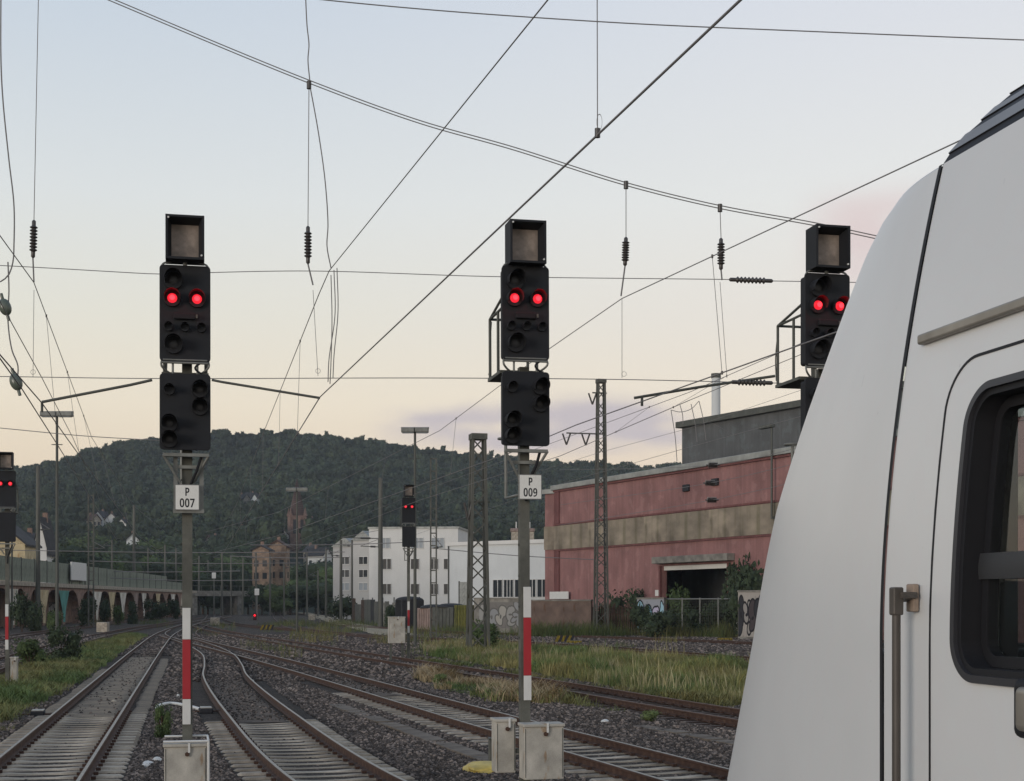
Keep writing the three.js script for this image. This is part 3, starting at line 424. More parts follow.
{
  const Zw = 122, seg = (a, b, pyTop, name, label, category, m, extra) => { const f = frame(a, Zw + extra, b, Zw + extra - (b - a) * 0.06), o = thing(name, label, category, f.pos, f.rot), y = f.hit(a, pyTop)[1]; part(o, 'panel', box(0, f.L, -0.3, y, -0.25, 0, 3), m); part(o, 'coping', box(-0.02, f.L + 0.02, y, y + 0.12, -0.3, 0.05, 2), M.concrete); return [o, f, y]; };
  const [o1, f1, y1] = seg(474, 527, 599, 'boundary_wall', 'grey concrete wall sprayed with pale tags left of the rusty wall', 'wall', M.concrete, 6);
  const p1 = new THREE.PlaneGeometry(f1.L * 0.8, y1 * 0.8).translate(f1.L / 2, y1 / 2, 0.006); part(o1, 'graffiti', p1, mat(1, 1, 1, { map: graffiti(3, '#6f6c67', ['#8c8b87', '#858686', '#97948c'], '#5b5955') }));
  seg(528, 591, 601, 'boundary_wall', 'rusty brown wall in front of the red hall', 'wall', M.rustWall, 0);
  const [o3, f3, y3] = seg(637, 664, 599, 'boundary_wall', 'wall panel with blue and white graffiti', 'wall', M.concrete, -4);
  part(o3, 'graffiti', new THREE.PlaneGeometry(f3.L * 0.98, y3 * 0.98).translate(f3.L / 2, y3 / 2, 0.006), mat(1, 1, 1, { map: graffiti(11, '#8d9097', ['#8fb0bd', '#b9bdc4', '#6f97a8', '#a9a3b8']) }));
  const [o4, f4, y4] = seg(738, 770, 592, 'boundary_wall', 'graffiti-covered wall right of the gateway', 'wall', M.concrete, -16);
  part(o4, 'graffiti', new THREE.PlaneGeometry(f4.L * 0.98, y4 * 0.98).translate(f4.L / 2, y4 / 2, 0.006), mat(1, 1, 1, { map: graffiti(23, '#9a948c', ['#2a2a2e', '#8a8580', '#40383a']) }));
  { const f = frame(665, 117, 737, 111), o = thing('mesh_fence', 'wire mesh fence across the dark factory gateway', 'fence', f.pos, f.rot), y = f.hit(690, 599)[1];
    for (let i = 0; i <= 4; i++) part(o, 'post', rod(V(f.L * i / 4, -0.3, 0), V(f.L * i / 4, y + 0.1, 0), 0.06), M.galv); part(o, 'top_rail', rod(V(0, y, 0), V(f.L, y, 0), 0.05), M.galv);
    const w = []; for (let x = 0.15; x < f.L; x += 0.22) w.push(bar(V(x, 0, 0), V(x, y, 0), 0.012)); for (let yy = 0.2; yy < y; yy += 0.22) w.push(bar(V(0, yy, 0), V(f.L, yy, 0), 0.012)); part(o, 'mesh', w, M.galvDark, { kind: 'stuff' }); }
  { const f = frame(592, 120, 637, 118), o = thing('paling_fence', 'dark bent paling fence behind the bushes', 'fence', f.pos, f.rot), r = rng(8); for (let i = 0; i < 22; i++) { const x = f.L * (i + 0.5) / 22, h = 2.1 + 0.5 * r(); const g = box(-0.06, 0.06, -0.2, h, -0.02, 0.02); g.rotateZ((r() - 0.5) * 0.08); g.translate(x, 0, 0); part(o, 'pale', g, M.timber); } part(o, 'rail', box(0, f.L, 1.5, 1.6, -0.1, -0.03), M.timber); }
  // containers, tarpaulins, panels by the offices
  const crate = (a, b, t, base, Z, m, label, name, cat, roofm) => { const f = frame(a, Z, b, Z - 2), o = thing(name, label, cat, f.pos, f.rot), y = f.hit(a, t)[1]; part(o, 'body', rbox(0, f.L, -0.3, y, -2.4, 0, 0.06, 2), m); for (let i = 1; i < 6; i++) part(o, 'rib', box(f.L * i / 6 - 0.04, f.L * i / 6 + 0.04, 0, y - 0.1, 0.002, 0.06), m); if (roofm) part(o, 'cover', (() => { const g = new THREE.SphereGeometry(1, 18, 8, 0, 6.283, 0, 1.571); g.scale(f.L * 0.53, 0.4, 1.5); return g.translate(f.L / 2, y - 0.02, -1.2); })(), roofm, { label: 'dark tarpaulin' }); };
  crate(395, 402, 600, 0, 150, M.tarp, 'narrow dark covered stack at the left end of the containers', 'covered_stack', 'stack', M.tarp);
  crate(417, 431, 608, 0, 146, M.pink, 'faded pink panelled container below the offices', 'container', 'container', M.tarp);
  crate(432, 453, 607, 0, 144, M.galvDark, 'dark grey container under a black tarpaulin', 'container', 'container', M.tarp);
  crate(454, 472, 605, 0, 140, M.lime, 'yellow green container beside the lattice mast', 'container', 'container');
  { const f = frame(352, 190, 417, 152), o = thing('panel_fence', 'row of grey brown fence panels below the white offices', 'fence', f.pos, f.rot), r = rng(4); const n = 18; for (let i = 0; i < n; i++) { const h = 2.2 + r() * 0.9; part(o, 'panel', box(f.L * i / n + 0.04, f.L * (i + 1) / n - 0.04, -0.3, h, -0.06 - r() * 0.1, 0, 2), [M.concrete, M.timber, M.galvDark, M.mast, M.tarp][Math.floor(r() * 5)]); } for (let i = 0; i <= n; i += 3) part(o, 'post', box(f.L * i / n - 0.06, f.L * i / n + 0.06, -0.3, 3.1, -0.3, -0.18), M.galvDark); }
}

{ // brick arcade carrying a street on the left
  const f = frame(-70, 128, 192, 285), o = thing('brick_arcade', 'long brick arcade with painted piers below a street', 'arcade', f.pos, f.rot), top = f.hit(60, 583.5)[1], L = f.L;
  const ds = [-40, -12, 13, 28, 44, 64, 80, 97, 112, 123, 136, 144, 151, 158, 166, 173, 180].map((px) => f.hit(px, 600)[0]); const ms = [M.pierWhite, M.brick, M.pierWhite, M.brick, M.cream, M.teal, M.brick, M.pierWhite, M.cream, M.pierWhite, M.pink, M.pierWhite, M.brick, M.cream, M.brick, M.pierWhite, M.brick];
  ds.forEach((d, i) => {
    const a = i ? (d - ds[i - 1]) / 2 : 3, b = i < ds.length - 1 ? (ds[i + 1] - d) / 2 : 3, pw = 0.75, s = new THREE.Shape(), spr = 1.6, crownY = top - 0.75; s.moveTo(-pw, -0.4); s.lineTo(-pw, spr);
    for (let k = 1; k <= 8; k++) { const t = k / 8 * Math.PI / 2; s.lineTo(-pw - (a - pw) * (1 - Math.cos(t)), spr + (crownY - spr) * Math.sin(t)); } s.lineTo(-a, top - 0.5); s.lineTo(b, top - 0.5); s.lineTo(b, crownY);
    for (let k = 7; k >= 0; k--) { const t = k / 8 * Math.PI / 2; s.lineTo(pw + (b - pw) * (1 - Math.cos(t)), spr + (crownY - spr) * Math.sin(t)); } s.lineTo(pw, -0.4);
    part(o, 'pier', uvm(slab(s, 0.8, -0.8).translate(d, 0, 0), 3), M.brick); const s2 = new THREE.Shape(); if (ms[i] !== M.brick) { const q = Math.min(a, b) * 0.62; s2.moveTo(-pw * 0.6, 0.1); s2.lineTo(-pw * 0.95, spr * 0.8); s2.lineTo(-Math.max(q, pw), crownY - 0.1); s2.lineTo(Math.max(q, pw), crownY - 0.1); s2.lineTo(pw * 0.98, spr * 0.9); s2.lineTo(pw * 0.75, 0.1); part(o, 'painted_pier_front', uvm(slab(s2, 0.03, 0.004).translate(d, 0, 0), 3), ms[i]); }
  });
  part(o, 'back_wall', box(ds[0] - 3, L + 4, -0.4, top - 0.5, -3.4, -3, 3), M.brick); part(o, 'coping', rbox(ds[0] - 4, L + 5, top - 0.5, top, -3.5, 0.25, 0.05, 3), M.coping); part(o, 'street_deck', box(ds[0] - 4, L + 5, top - 0.4, top - 0.05, -16, -3.52, 5), M.concrete);
  const tag = f.hit(75, 612); part(o, 'graffiti', new THREE.PlaneGeometry(6.5, 2.2).translate(tag[0] + 2, 1.5, -2.98), mat(1, 1, 1, { map: graffiti(31, '#4a3f3a', ['#9d9a98', '#8a8785']) }));
  const b = thing('noise_barrier', 'green mesh barrier along the street above the brick arcade', 'barrier', f.pos, f.rot), posts = 26;
  for (let i = 0; i < posts; i++) { const d0 = ds[0] + (L - ds[0]) * i / posts, d1 = ds[0] + (L - ds[0]) * (i + 1) / posts, h = (d) => lerp(2.7, 2.2, clamp(d / L, 0, 1)) * (d > L * 0.82 ? 0.62 : 1); part(b, 'panel', box(d0 + 0.06, d1 - 0.06, top + 0.05, top + h((d0 + d1) / 2), -0.35, -0.28, 2), M.greenMesh); part(b, 'post', box(d0 - 0.06, d0 + 0.06, top, top + h(d0) + 0.1, -0.4, -0.22), M.galvDark); }
  const [bd, by] = f.hit(70, 580), [be, bt] = f.hit(85, 563.5), bb = thing('billboard', 'blank white billboard on the green barrier', 'billboard', f.pos, f.rot); part(bb, 'board', rbox(bd, be, by, bt, 0.05, 0.2, 0.03, 2), M.white); part(bb, 'post', box(bd + 0.4, bd + 0.55, top, by + 0.3, 0.06, 0.18), M.galvDark); part(bb, 'post', box(be - 0.55, be - 0.4, top, by + 0.3, 0.06, 0.18), M.galvDark);
}
function house(px, pyBase, Z, w, h, d, turn, wall, roof, label, group, name = 'house', rh = 0.55, baseY) {
  const p = at(px, pyBase, Z), y0 = baseY ?? p.y, o = thing(name, label, 'house', [p.x, y0, p.z], turn, group);
  part(o, 'wall', box(-w / 2, w / 2, -6, h, -d / 2, d / 2, 4), wall); const s = new THREE.Shape(), k = w / 2; s.moveTo(-k, h); s.lineTo(0, h + w * rh); s.lineTo(k, h); part(o, 'gable', slab(s, d - 0.02, -d / 2 + 0.01), wall);
  const r = new THREE.Shape(); r.moveTo(-k - 0.4, h - 0.4 * rh * 2); r.lineTo(0, h + w * rh); r.lineTo(k + 0.4, h - 0.4 * rh * 2); r.lineTo(k + 0.4, h - 0.4 * rh * 2 + 0.3); r.lineTo(0, h + w * rh + 0.35); r.lineTo(-k - 0.4, h - 0.4 * rh * 2 + 0.3); const rf = part(o, 'roof', uvm(slab(r, d + 0.8, -d / 2 - 0.4), 3), roof); part(rf, 'chimney', box(-0.5, 0.2, h + w * rh * 0.6, h + w * rh + 1.1, -d * 0.2, -d * 0.2 + 0.6), M.brick);
  const nx = Math.max(2, Math.round(w / 3)), ny = Math.max(1, Math.floor(h / 2.8)); for (let i = 0; i < nx; i++) for (let j = 0; j < ny; j++) { const x = -w / 2 + w * (i + 0.5) / nx, y = 0.9 + j * 2.8; part(o, 'window', box(x - 0.5, x + 0.5, y, y + 1.4, d / 2 + 0.005, d / 2 + 0.06), M.glassDark); }
  const nd = Math.max(1, Math.round(d / 4)); for (const sx of [-1, 1]) for (let i = 0; i < nd; i++) for (let j = 0; j < ny; j++) { const z = -d / 2 + d * (i + 0.5) / nd, y = 0.9 + j * 2.8; part(o, 'window', box(sx > 0 ? w / 2 + 0.005 : -w / 2 - 0.06, sx > 0 ? w / 2 + 0.06 : -w / 2 - 0.005, y, y + 1.4, z - 0.5, z + 0.5), M.glassDark); }
  return o;
}
house(10, 576, 215, 6.4, 4.6, 9, 0.1, M.cream, M.slate, 'yellow house with dark roof behind the left-edge signal', undefined, 'town_house', 0.42);
house(29, 574, 235, 2.6, 4.6, 8, 0.1, M.blueWhite, M.slate, 'pale house squeezed between the yellow house and the white gable', undefined, 'town_house', 0.7);
{ const h = house(45, 577, 232, 2.0, 5.0, 5, 0.02, M.whiteWall, M.slate, 'tall narrow white house with a steep pointed gable', undefined, 'town_house', 2.1); }
{ // beige villa and church tower in the middle distance
  house(262.5, 583, 330, 3.8, 7.4, 4, -0.05, M.sandstone, M.slate, 'beige stone villa beside the tracks below the church', undefined, 'villa', 0.25); house(279, 582, 338, 4.2, 8.2, 4, -0.05, M.sandstone, M.roofTile, 'stone villa wing with a red tiled roof right of the beige villa', undefined, 'villa', 0.3);
  const b = at(297, 560, 560), o = thing('church_tower', 'red sandstone church tower with a pointed spire in the town', 'church tower', [b.x, b.y - 12, b.z], 0.3); const churchStone = mat(0.27, 0.17, 0.14, { map: T.concrete }), w = 6.4, h = at(297, 516, 560).y - b.y + 12;
  part(o, 'tower', box(-w / 2, w / 2, 0, h, -w / 2, w / 2, 4), churchStone); part(o, 'spire', new THREE.ConeGeometry(w * 0.62, 15, 4, 1).rotateY(Math.PI / 4).translate(0, h + 7.5, 0), M.roofTile); for (const x of [-1, 1]) for (const z of [-1, 1]) part(o, 'pinnacle', new THREE.ConeGeometry(0.9, 3.4, 4).translate(x * w * 0.43, h + 1.7, z * w * 0.43), churchStone);
  for (const x of [-1.4, 1.4]) { part(o, 'belfry_opening', box(x - 0.6, x + 0.6, h - 7, h - 1.5, w / 2 + 0.01, w / 2 + 0.12), M.dark); part(o, 'belfry_opening', box(w / 2 + 0.01, w / 2 + 0.12, h - 7, h - 1.5, x - 0.6, x + 0.6), M.dark); }
}
{ // small houses on the lower hillside
  const r = rng(21), list = townSpots;
  for (const [px, py, Z] of list) { const p = at(px, py, Z), g = Math.max(hillH(p.x, Z), -1); const y = Math.max(p.y - 1.5, g); const w = 3.6 + 2.2 * r(), m = [M.whiteWall, M.whiteWall, M.coping, M.blueWhite, M.concrete][Math.floor(r() * 5)], rf = [M.roofTile, M.slate, M.slate][Math.floor(r() * 3)]; house(px, py, Z, w, 2.6 + 1.6 * r(), 5 + 3 * r(), (r() - 0.5) * 2.4, m, rf, 'small pitched-roof house among the trees at the foot of the hill', 'houses of the town on the lower hillside', 'house', 0.5, y); }
}
{ // road bridge far ahead
  const f = frame(192, 300, 345, 330), o = thing('road_bridge', 'low concrete road bridge across the far end of the yard', 'bridge', f.pos, f.rot); const y = f.hit(200, 596)[1];
  part(o, 'deck', box(0, f.L, y, y + 1.1, -7, 0, 3), M.concrete); part(o, 'railing', [box(0, f.L, y + 2.1, y + 2.2, -0.2, -0.1), ...Array.from({ length: 18 }, (_, i) => box(f.L * i / 17 - 0.05, f.L * i / 17 + 0.05, y + 1.1, y + 2.1, -0.2, -0.1))], M.galvDark);
  for (const t of [0.02, 0.3, 0.62, 0.97]) part(o, 'pier', box(f.L * t - 0.7, f.L * t + 0.7, -0.4, y, -6.5, -0.3, 3), M.concrete);
}

// ---------------------------------------------------------------- trees, bushes, grass
const crownVars = [0, 1, 2].map((i) => crown(300 + i, 4.2, 4.6, 12, 2600, 0.28, 0.8));
function tree(px, pyTop, Z, spread, m, label, group, v = 0, baseY = -0.3) {
  const t = at(px, pyTop, Z), hgt = t.y - baseY, s = hgt / 10.4, o = thing('tree', label, 'tree', [t.x, baseY, t.z], v * 1.7 + px, group);
  part(o, 'trunk', [rod(V(0, -0.5, 0), V(0.1 * s, 5 * s, 0), 0.26 * s, 7, 0.12 * s), rod(V(0, 3 * s, 0), V(1.4 * s, 6 * s, 0.5 * s), 0.12 * s, 6, 0.05 * s), rod(V(0, 3.4 * s, 0), V(-1.2 * s, 6.4 * s, -0.6 * s), 0.12 * s, 6, 0.05 * s)], M.bark);
  const c = part(o, 'crown', crownVars[v % 3], m); c.position.y = 5.9 * s; c.scale.set(s * spread, s, s * spread); return o;
}
{
  const r = rng(61), A = [[70, 545, 250], [84, 552, 240], [100, 556, 260], [116, 553, 300], [128, 560, 280], [146, 556, 320], [160, 562, 310], [172, 556, 340], [186, 565, 330], [203, 560, 350], [214, 566, 340], [226, 560, 360], [238, 568, 345], [248, 575, 330], [196, 548, 420], [232, 545, 430], [110, 540, 400], [90, 535, 430], [140, 545, 410], [208, 572, 320], [192, 570, 320], [218, 550, 400], [178, 545, 420], [156, 540, 440], [66, 556, 235], [122, 545, 380], [240, 556, 380], [64, 545, 300], [104, 562, 240]];
  A.forEach(([px, py, Z], i) => tree(px, py, Z, 0.9 + 0.4 * r(), [M.leafDark, M.leafDark, M.leaf][i % 3], 'dark tree in the belt behind the brick arcade and bridge', 'trees behind the arcade', i, Z > 380 ? -0.3 : 0));
  const B = [[262, 584, 300], [276, 586, 300], [290, 584, 310], [304, 580, 320], [316, 582, 310], [328, 578, 320], [338, 585, 300], [300, 565, 400], [322, 562, 400], [345, 568, 380]];
  B.forEach(([px, py, Z], i) => tree(px, py, Z, 1.3 + 0.4 * r(), [M.leafDark, M.leaf][i % 2], 'bushy tree between the villas and the white offices', 'trees by the villas', i));
}
const bushVars = [0, 1, 2].map((i) => crown(400 + i, 1, 1, 9, 1500, 0.085, 0.6));
function bush(px, pyTop, pyBase, wpx, m, label, name = 'bush', v = 0, group) {
  const [x, Z] = gnd(px, pyBase, GY), h = (pyBase - pyTop) * Z / F, w = wpx * Z / F / 2, o = thing(name, label, 'bush', [x, GY, -Z], px, group);
  part(o, 'stem', [0, 1, 2, 3].map((k) => rod(V(0, -0.1, 0), V(Math.cos(k * 1.7) * w * 0.5, h * 0.7, Math.sin(k * 1.7) * w * 0.5), 0.03, 5, 0.012)), M.bark); const c = part(o, 'foliage', bushVars[v % 3], m); c.position.y = h * 0.52; c.scale.set(w * 1.25, h * 0.6, w * 1.25); return o;
}
bush(630, 592, 632, 34, M.leafDark, 'dark bush beside the graffiti panel, right of the lattice mast', 'bush', 0);
bush(736, 565, 636, 34, M.leafDark, 'tall dark shrub in front of the factory gateway', 'bush', 1); bush(722, 600, 636, 32, M.leafDark, 'low dark shrub leaning on the mesh fence', 'bush', 2); bush(752, 590, 638, 26, M.leafDark, 'dark shrub right of the tall gateway shrub', 'bush', 0);
bush(683, 590, 634, 24, M.leaf, 'thin upright weeds with pale stems by the gateway', 'bush', 1); bush(575, 614, 634, 40, M.leafDark, 'spreading dark bush before the rusty wall', 'bush', 2); bush(606, 606, 634, 22, M.leaf, 'bush at the foot of the right lattice mast', 'bush', 0);
bush(556, 610, 633, 30, M.leafDark, 'dark bush at the left end of the rusty wall', 'bush', 1); bush(596, 612, 634, 26, M.leafDark, 'dark bush before the paling fence', 'bush', 2); bush(645, 606, 636, 26, M.leafDark, 'dark bush covering the edge of the blue graffiti', 'bush', 1); bush(705, 606, 637, 30, M.leafDark, 'dark scrub in the middle of the mesh fence', 'bush', 0); bush(742, 572, 639, 40, M.leafDark, 'broad dark shrub filling the corner beside the train', 'bush', 1);
bush(488, 624, 653, 30, M.leaf, 'green bush at the foot of the near lattice mast', 'bush', 1); bush(660, 612, 638, 30, M.leafDark, 'dark bush below the blue and white graffiti', 'bush', 2);
bush(62, 628, 664, 30, M.leafDark, 'dark bush on the grass verge at left', 'bush', 0); bush(30, 640, 668, 26, M.leaf, 'low green bush near the left-edge signal', 'bush', 2);
bush(22, 596, 632, 22, M.leafDark, 'dark climber on the arcade between the left piers', 'bush', 1); bush(36, 603, 631, 12, M.leafDark, 'dark shrub below the cream arcade pier', 'bush', 0); bush(106, 600, 626, 10, M.leafDark, 'narrow shrub between the white and cream piers', 'bush', 1); bush(118, 606, 625, 10, M.leaf, 'low green shrub before the middle arcade bays', 'bush', 2); bush(132, 602, 624, 12, M.leafDark, 'shrub hiding the pinkish pier', 'bush', 0); bush(163, 603, 621, 14, M.leafDark, 'dark shrub near the end of the arcade', 'bush', 1); bush(174, 600, 619, 12, M.leafDark, 'dark shrub where the arcade meets the bridge', 'bush', 2); bush(52, 612, 634, 16, M.leaf, 'weedy green shrub before the teal pier', 'bush', 1);
bush(88, 598, 627, 16, M.leafDark, 'dark shrub at the arcade before the white pier', 'bush', 2); bush(150, 600, 620, 14, M.leafDark, 'shrub at the far arcade bays', 'bush', 0); bush(345, 598, 622, 26, M.leafDark, 'dark shrub left of the fence panels', 'bush', 1); bush(390, 606, 628, 10, M.leafDark, 'small shrub behind the distant signal cabinet', 'bush', 2);
bush(162, 706, 738, 15, M.leaf, 'small weed clump beside the P 007 signal', 'weed', 0); bush(648, 711, 722, 18, M.leafPale, 'pale weed on the ballast below the rusty track', 'weed', 1); bush(440, 674, 684, 12, M.leafPale, 'small dry tuft between the middle tracks', 'weed', 2);
function tuft(seed, n, h, spread, lean) { // blades of grass
  const r = rng(seed), pos = []; for (let i = 0; i < n; i++) { const a = r() * 6.283, d = Math.sqrt(r()) * spread, x = Math.cos(a) * d, z = Math.sin(a) * d, b = r() * 6.283, hh = h * (0.5 + 0.7 * r()), w = 0.006 + 0.006 * r(), lx = Math.cos(b) * lean * hh * r(), lz = Math.sin(b) * lean * hh * r(), c = Math.cos(b + 1.57) * w, s = Math.sin(b + 1.57) * w; const mx = x + lx * 0.35, mz = z + lz * 0.35, my = hh * 0.6; pos.push(x - c, 0, z - s, x + c, 0, z + s, mx + c * 0.8, my, mz + s * 0.8, x - c, 0, z - s, mx + c * 0.8, my, mz + s * 0.8, mx - c * 0.8, my, mz - s * 0.8, mx - c * 0.8, my, mz - s * 0.8, mx + c * 0.8, my, mz + s * 0.8, x + lx, hh, z + lz); }
  const g = new THREE.BufferGeometry(); g.setAttribute('position', new THREE.Float32BufferAttribute(pos, 3)); g.computeVertexNormals(); return g;
}
function sow(name, label, area, n, geo, colour, seed, keep = () => true, sc = [0.7, 1.3]) {
  const r = rng(seed), xs = area.map((p) => p[0]), zs = area.map((p) => p[1]), L = [], x0 = Math.min(...xs), x1 = Math.max(...xs), z0 = Math.min(...zs), z1 = Math.max(...zs);
  for (let i = 0; i < n * 40 && L.length < n; i++) { const x = lerp(x0, x1, r()), Z = lerp(z0, z1, r()); if (!inPoly(area, x, Z) || !keep(x, Z, r)) continue; let on = false; for (const k of ['a', 'b', 'c', 'd', 'e', 'h']) if (Math.abs(nearest1(k, x, Z)) < 1.5) on = true; if (!on) L.push([x, Z]); }
  const im = new THREE.InstancedMesh(geo, blade, L.length), mx = new THREE.Matrix4(), q = new THREE.Quaternion(), c = new THREE.Color(); im.name = numbered(name); im.userData = { kind: 'stuff', label, category: 'grass' };
  L.forEach(([x, Z], j) => { q.setFromAxisAngle(V(0, 1, 0), r() * 6.283); const s = lerp(sc[0], sc[1], r()) * (0.25 + 1.5 * Math.pow(fbm(x * 0.7, Z * 0.35, seed, 4), 1.2)); mx.compose(V(x, groundY(x, Z) - 0.02, -Z), q, V(s * 1.15, s, s * 1.15)); im.setMatrixAt(j, mx); const [a, b, d] = colour(r, x, Z); im.setColorAt(j, c.setRGB(a, b, d)); });
  scene.add(shade(im)); return im;
}
const greenish = (k, t) => (r, x, Z) => { const m = clamp((fbm(x * 0.6, Z * 0.3, 70, 3) - 0.35) * 2.2 + (r() - 0.5) * 0.5 + t, 0, 1), v = k * (0.7 + 0.6 * r()); return [lerp(0.105, 0.26, m) * v, lerp(0.155, 0.225, m) * v, lerp(0.045, 0.085, m) * v]; };
const tall = tuft(1, 30, 0.4, 0.3, 1.25), short = tuft(2, 26, 0.26, 0.26, 1.3), dryT = tuft(3, 26, 0.36, 0.28, 1.3);
sow('tall_grass', 'tall pale green grass between the rusty track and the factory tracks', areas.right, 7500, tall, greenish(1.0, 0.1), 81, (x, Z, r) => r() < (0.3 + smooth(-6, 6, x) * 0.7) * smooth(0.3, 0.5, fbm(x * 0.8, Z * 0.3, 19, 3)));
sow('seed_stalks', 'taller straw-coloured seed stalks standing above the pale grass', areas.right, 700, tuft(6, 8, 0.62, 0.3, 0.6), (r) => { const v = 0.8 + 0.4 * r(); return [0.30 * v, 0.27 * v, 0.14 * v]; }, 91, (x, Z) => fbm(x * 0.6, Z * 0.3, 23, 3) > 0.5);
sow('verge_grass', 'green grass on the verge left of the straight track', areas.left, 5200, short, greenish(0.9, 0.0), 82, (x, Z, r) => r() < smooth(0.22, 0.45, fbm(x * 0.9, Z * 0.4, 29, 3)));
sow('yard_weeds', 'sparse weeds scattered over the far yard', [[-60, 200], [0, 200], [14, 110], [4, 62], [-14, 70], [-26, 100]], 900, tuft(8, 18, 0.5, 0.5, 1.2), greenish(0.7, 0.1), 87, (x, Z) => fbm(x * 0.25, Z * 0.06, 47, 3) > 0.55, [0.6, 1.6]);
sow('thin_weeds', 'sparse weeds thinning out onto the ballast around the grass', [[405, 655], [440, 672], [540, 700], [760, 735], [760, 705], [640, 694], [500, 672]].map(([x, y]) => gnd(x, y, GY)), 420, short, greenish(0.8, 0.25), 88, (x, Z) => fbm(x * 0.9, Z * 0.5, 59, 3) > 0.5, [0.4, 1.1]);
sow('thin_weeds', 'sparse weeds between the straight track and the verge', [[-10, 745], [60, 700], [130, 650], [122, 646], [55, 690], [-30, 735]].map(([x, y]) => gnd(x, y, GY)), 260, short, greenish(0.8, 0.25), 89, undefined, [0.3, 0.9]);
sow('dry_grass', 'tan dry grass beside the P 009 signal', areas.dry, 480, dryT, (r) => { const v = 0.75 + 0.5 * r(); return [0.33 * v, 0.25 * v, 0.14 * v]; }, 83, (x, Z, r) => r() < smooth(0.4, 0.6, fbm(x * 0.9, Z * 0.5, 37, 3)));
sow('thin_weeds', 'thin green weeds scattered around the dry grass', areas.dry, 260, short, greenish(0.9, -0.1), 86);
sow('weed_strip', 'rough weeds below the graffiti walls', areas.strip, 2600, tuft(4, 24, 0.8, 0.5, 0.8), greenish(0.6, -0.2), 84, undefined, [0.6, 1.7]);
sow('dry_grass', 'dry grass patches left of the tall grass', areas.right, 1500, dryT, (r) => { const v = 0.7 + 0.5 * r(); return [0.29 * v, 0.23 * v, 0.12 * v]; }, 85, (x, Z) => x < 1 && fbm(x * 0.4, Z * 0.2, 90, 3) > 0.47);

// ---------------------------------------------------------------- masts and lamp poles
function lampPole(px, pyTop, pyBase, headPx, label, m = M.galvDark, rad = 0.11) {
  const [x, Z] = gnd(px, pyBase, GY), h = at(px, pyTop, Z).y - GY, o = thing('lamp_pole', label, 'lamp pole', [x, GY, -Z]), w = headPx * Z / F;
  part(o, 'pole', rod(V(0, -0.2, 0), V(0, h, 0), rad, 10, rad * 0.7), m); part(o, 'step_bracket', [rod(V(-0.35, h * 0.86, 0), V(0.35, h * 0.86, 0), 0.03), rod(V(-0.25, h * 0.7, 0), V(0.25, h * 0.7, 0), 0.03)], m);
  const a = part(o, 'crossarm', bar(V(-w / 2, h, 0), V(w / 2, h, 0), 0.1), m); for (const s of [-1, 1]) { const l = part(o, 'lamp_head', rbox(-w * 0.24, w * 0.24, -0.28, 0.05, -0.22, 0.22, 0.06).translate(s * w * 0.25, h - 0.02, 0.05), M.galv); part(l, 'lens', box(-w * 0.2, w * 0.2, -0.31, -0.285, -0.17, 0.17).translate(s * w * 0.25, h - 0.02, 0.05), M.paleGlass); }
  return o;
}
lampPole(57, 412, 645, 33, 'tall thin lamp pole with a wide crosshead at left'); lampPole(297, 488, 632, 22, 'lamp pole with crosshead in front of the church'); lampPole(415, 428, 646, 28, 'lamp pole with crosshead behind the distant cabinet signal');
function postMast(px, pyTop, pyBase, wpx, label, arms = [], twin = false, group) {
  const [x, Z] = gnd(px, pyBase, GY), h = at(px, pyTop, Z).y - GY, w = wpx * Z / F, o = thing('catenary_mast', label, 'mast', [x, GY, -Z], 0, group);
  if (twin) { part(o, 'channel', box(-w / 2, -w / 2 + 0.1, -0.2, h, -0.12, 0.12), M.mast); part(o, 'channel', box(w / 2 - 0.1, w / 2, -0.2, h, -0.12, 0.12), M.mast); const b = []; for (let y = 0.5; y < h; y += 0.9) b.push(box(-w / 2 + 0.1, w / 2 - 0.1, y, y + 0.09, -0.05, 0.05)); part(o, 'batten', b, M.mast); } else part(o, 'post', rod(V(0, -0.2, 0), V(0, h, 0), w / 2, 10, w * 0.36), M.mast);
  for (const [py, dpx] of arms) { const y = at(px, py, Z).y - GY, l = dpx * Z / F; const a = part(o, 'bracket_arm', rod(V(0, y, 0), V(l, y + 0.1, 0), 0.045), M.galvDark); part(a, 'stay', rod(V(0, y + 0.9, 0), V(l, y + 0.1, 0), 0.025), M.wire); part(a, 'insulator', rod(V(l * 0.25, y + 0.03, 0), V(l * 0.5, y + 0.05, 0), 0.1, 8), M.insul); }
  return o;
}
postMast(38, 466, 628, 5, 'stout concrete mast left of the white gable house', [[530, 12]]); postMast(91, 494, 628, 6, 'twin-channel mast left of the billboard end', [[549, 14]], true); postMast(134, 505, 618, 3.5, 'thin mast above the far arcade bays', [[549, 10]]);
postMast(341, 540, 623, 3.5, 'short mast at the left end of the white offices', [[556, -10]]); postMast(380.5, 478, 628, 5.5, 'mast with a crossbeam in front of the white offices', [[538.5, -40], [547, -20]]); postMast(433.5, 458, 640, 7, 'slim twin-channel mast beside the lamp pole', [[548, 9]], true);
[[165, 545, 616, 2.4], [176, 548, 615, 2.4], [222, 552, 616, 2.2], [231, 556, 615, 2.2], [256, 552, 617, 2.4], [284, 562, 616, 2], [318, 570, 617, 2], [12, 500, 630, 2.2], [112, 540, 620, 2.4], [148, 548, 617, 2], [199, 556, 615, 2], [208, 560, 614, 1.8], [243, 558, 615, 2], [270, 556, 616, 2.2], [307, 552, 617, 2.2], [326, 548, 618, 2.4], [352, 540, 621, 2.6]].forEach(([px, a, b, w], i) => postMast(px, a, b, w, 'thin far catenary mast at the end of the yard', [[a + 6, i % 2 ? 9 : -9]], false, 'far catenary masts'));
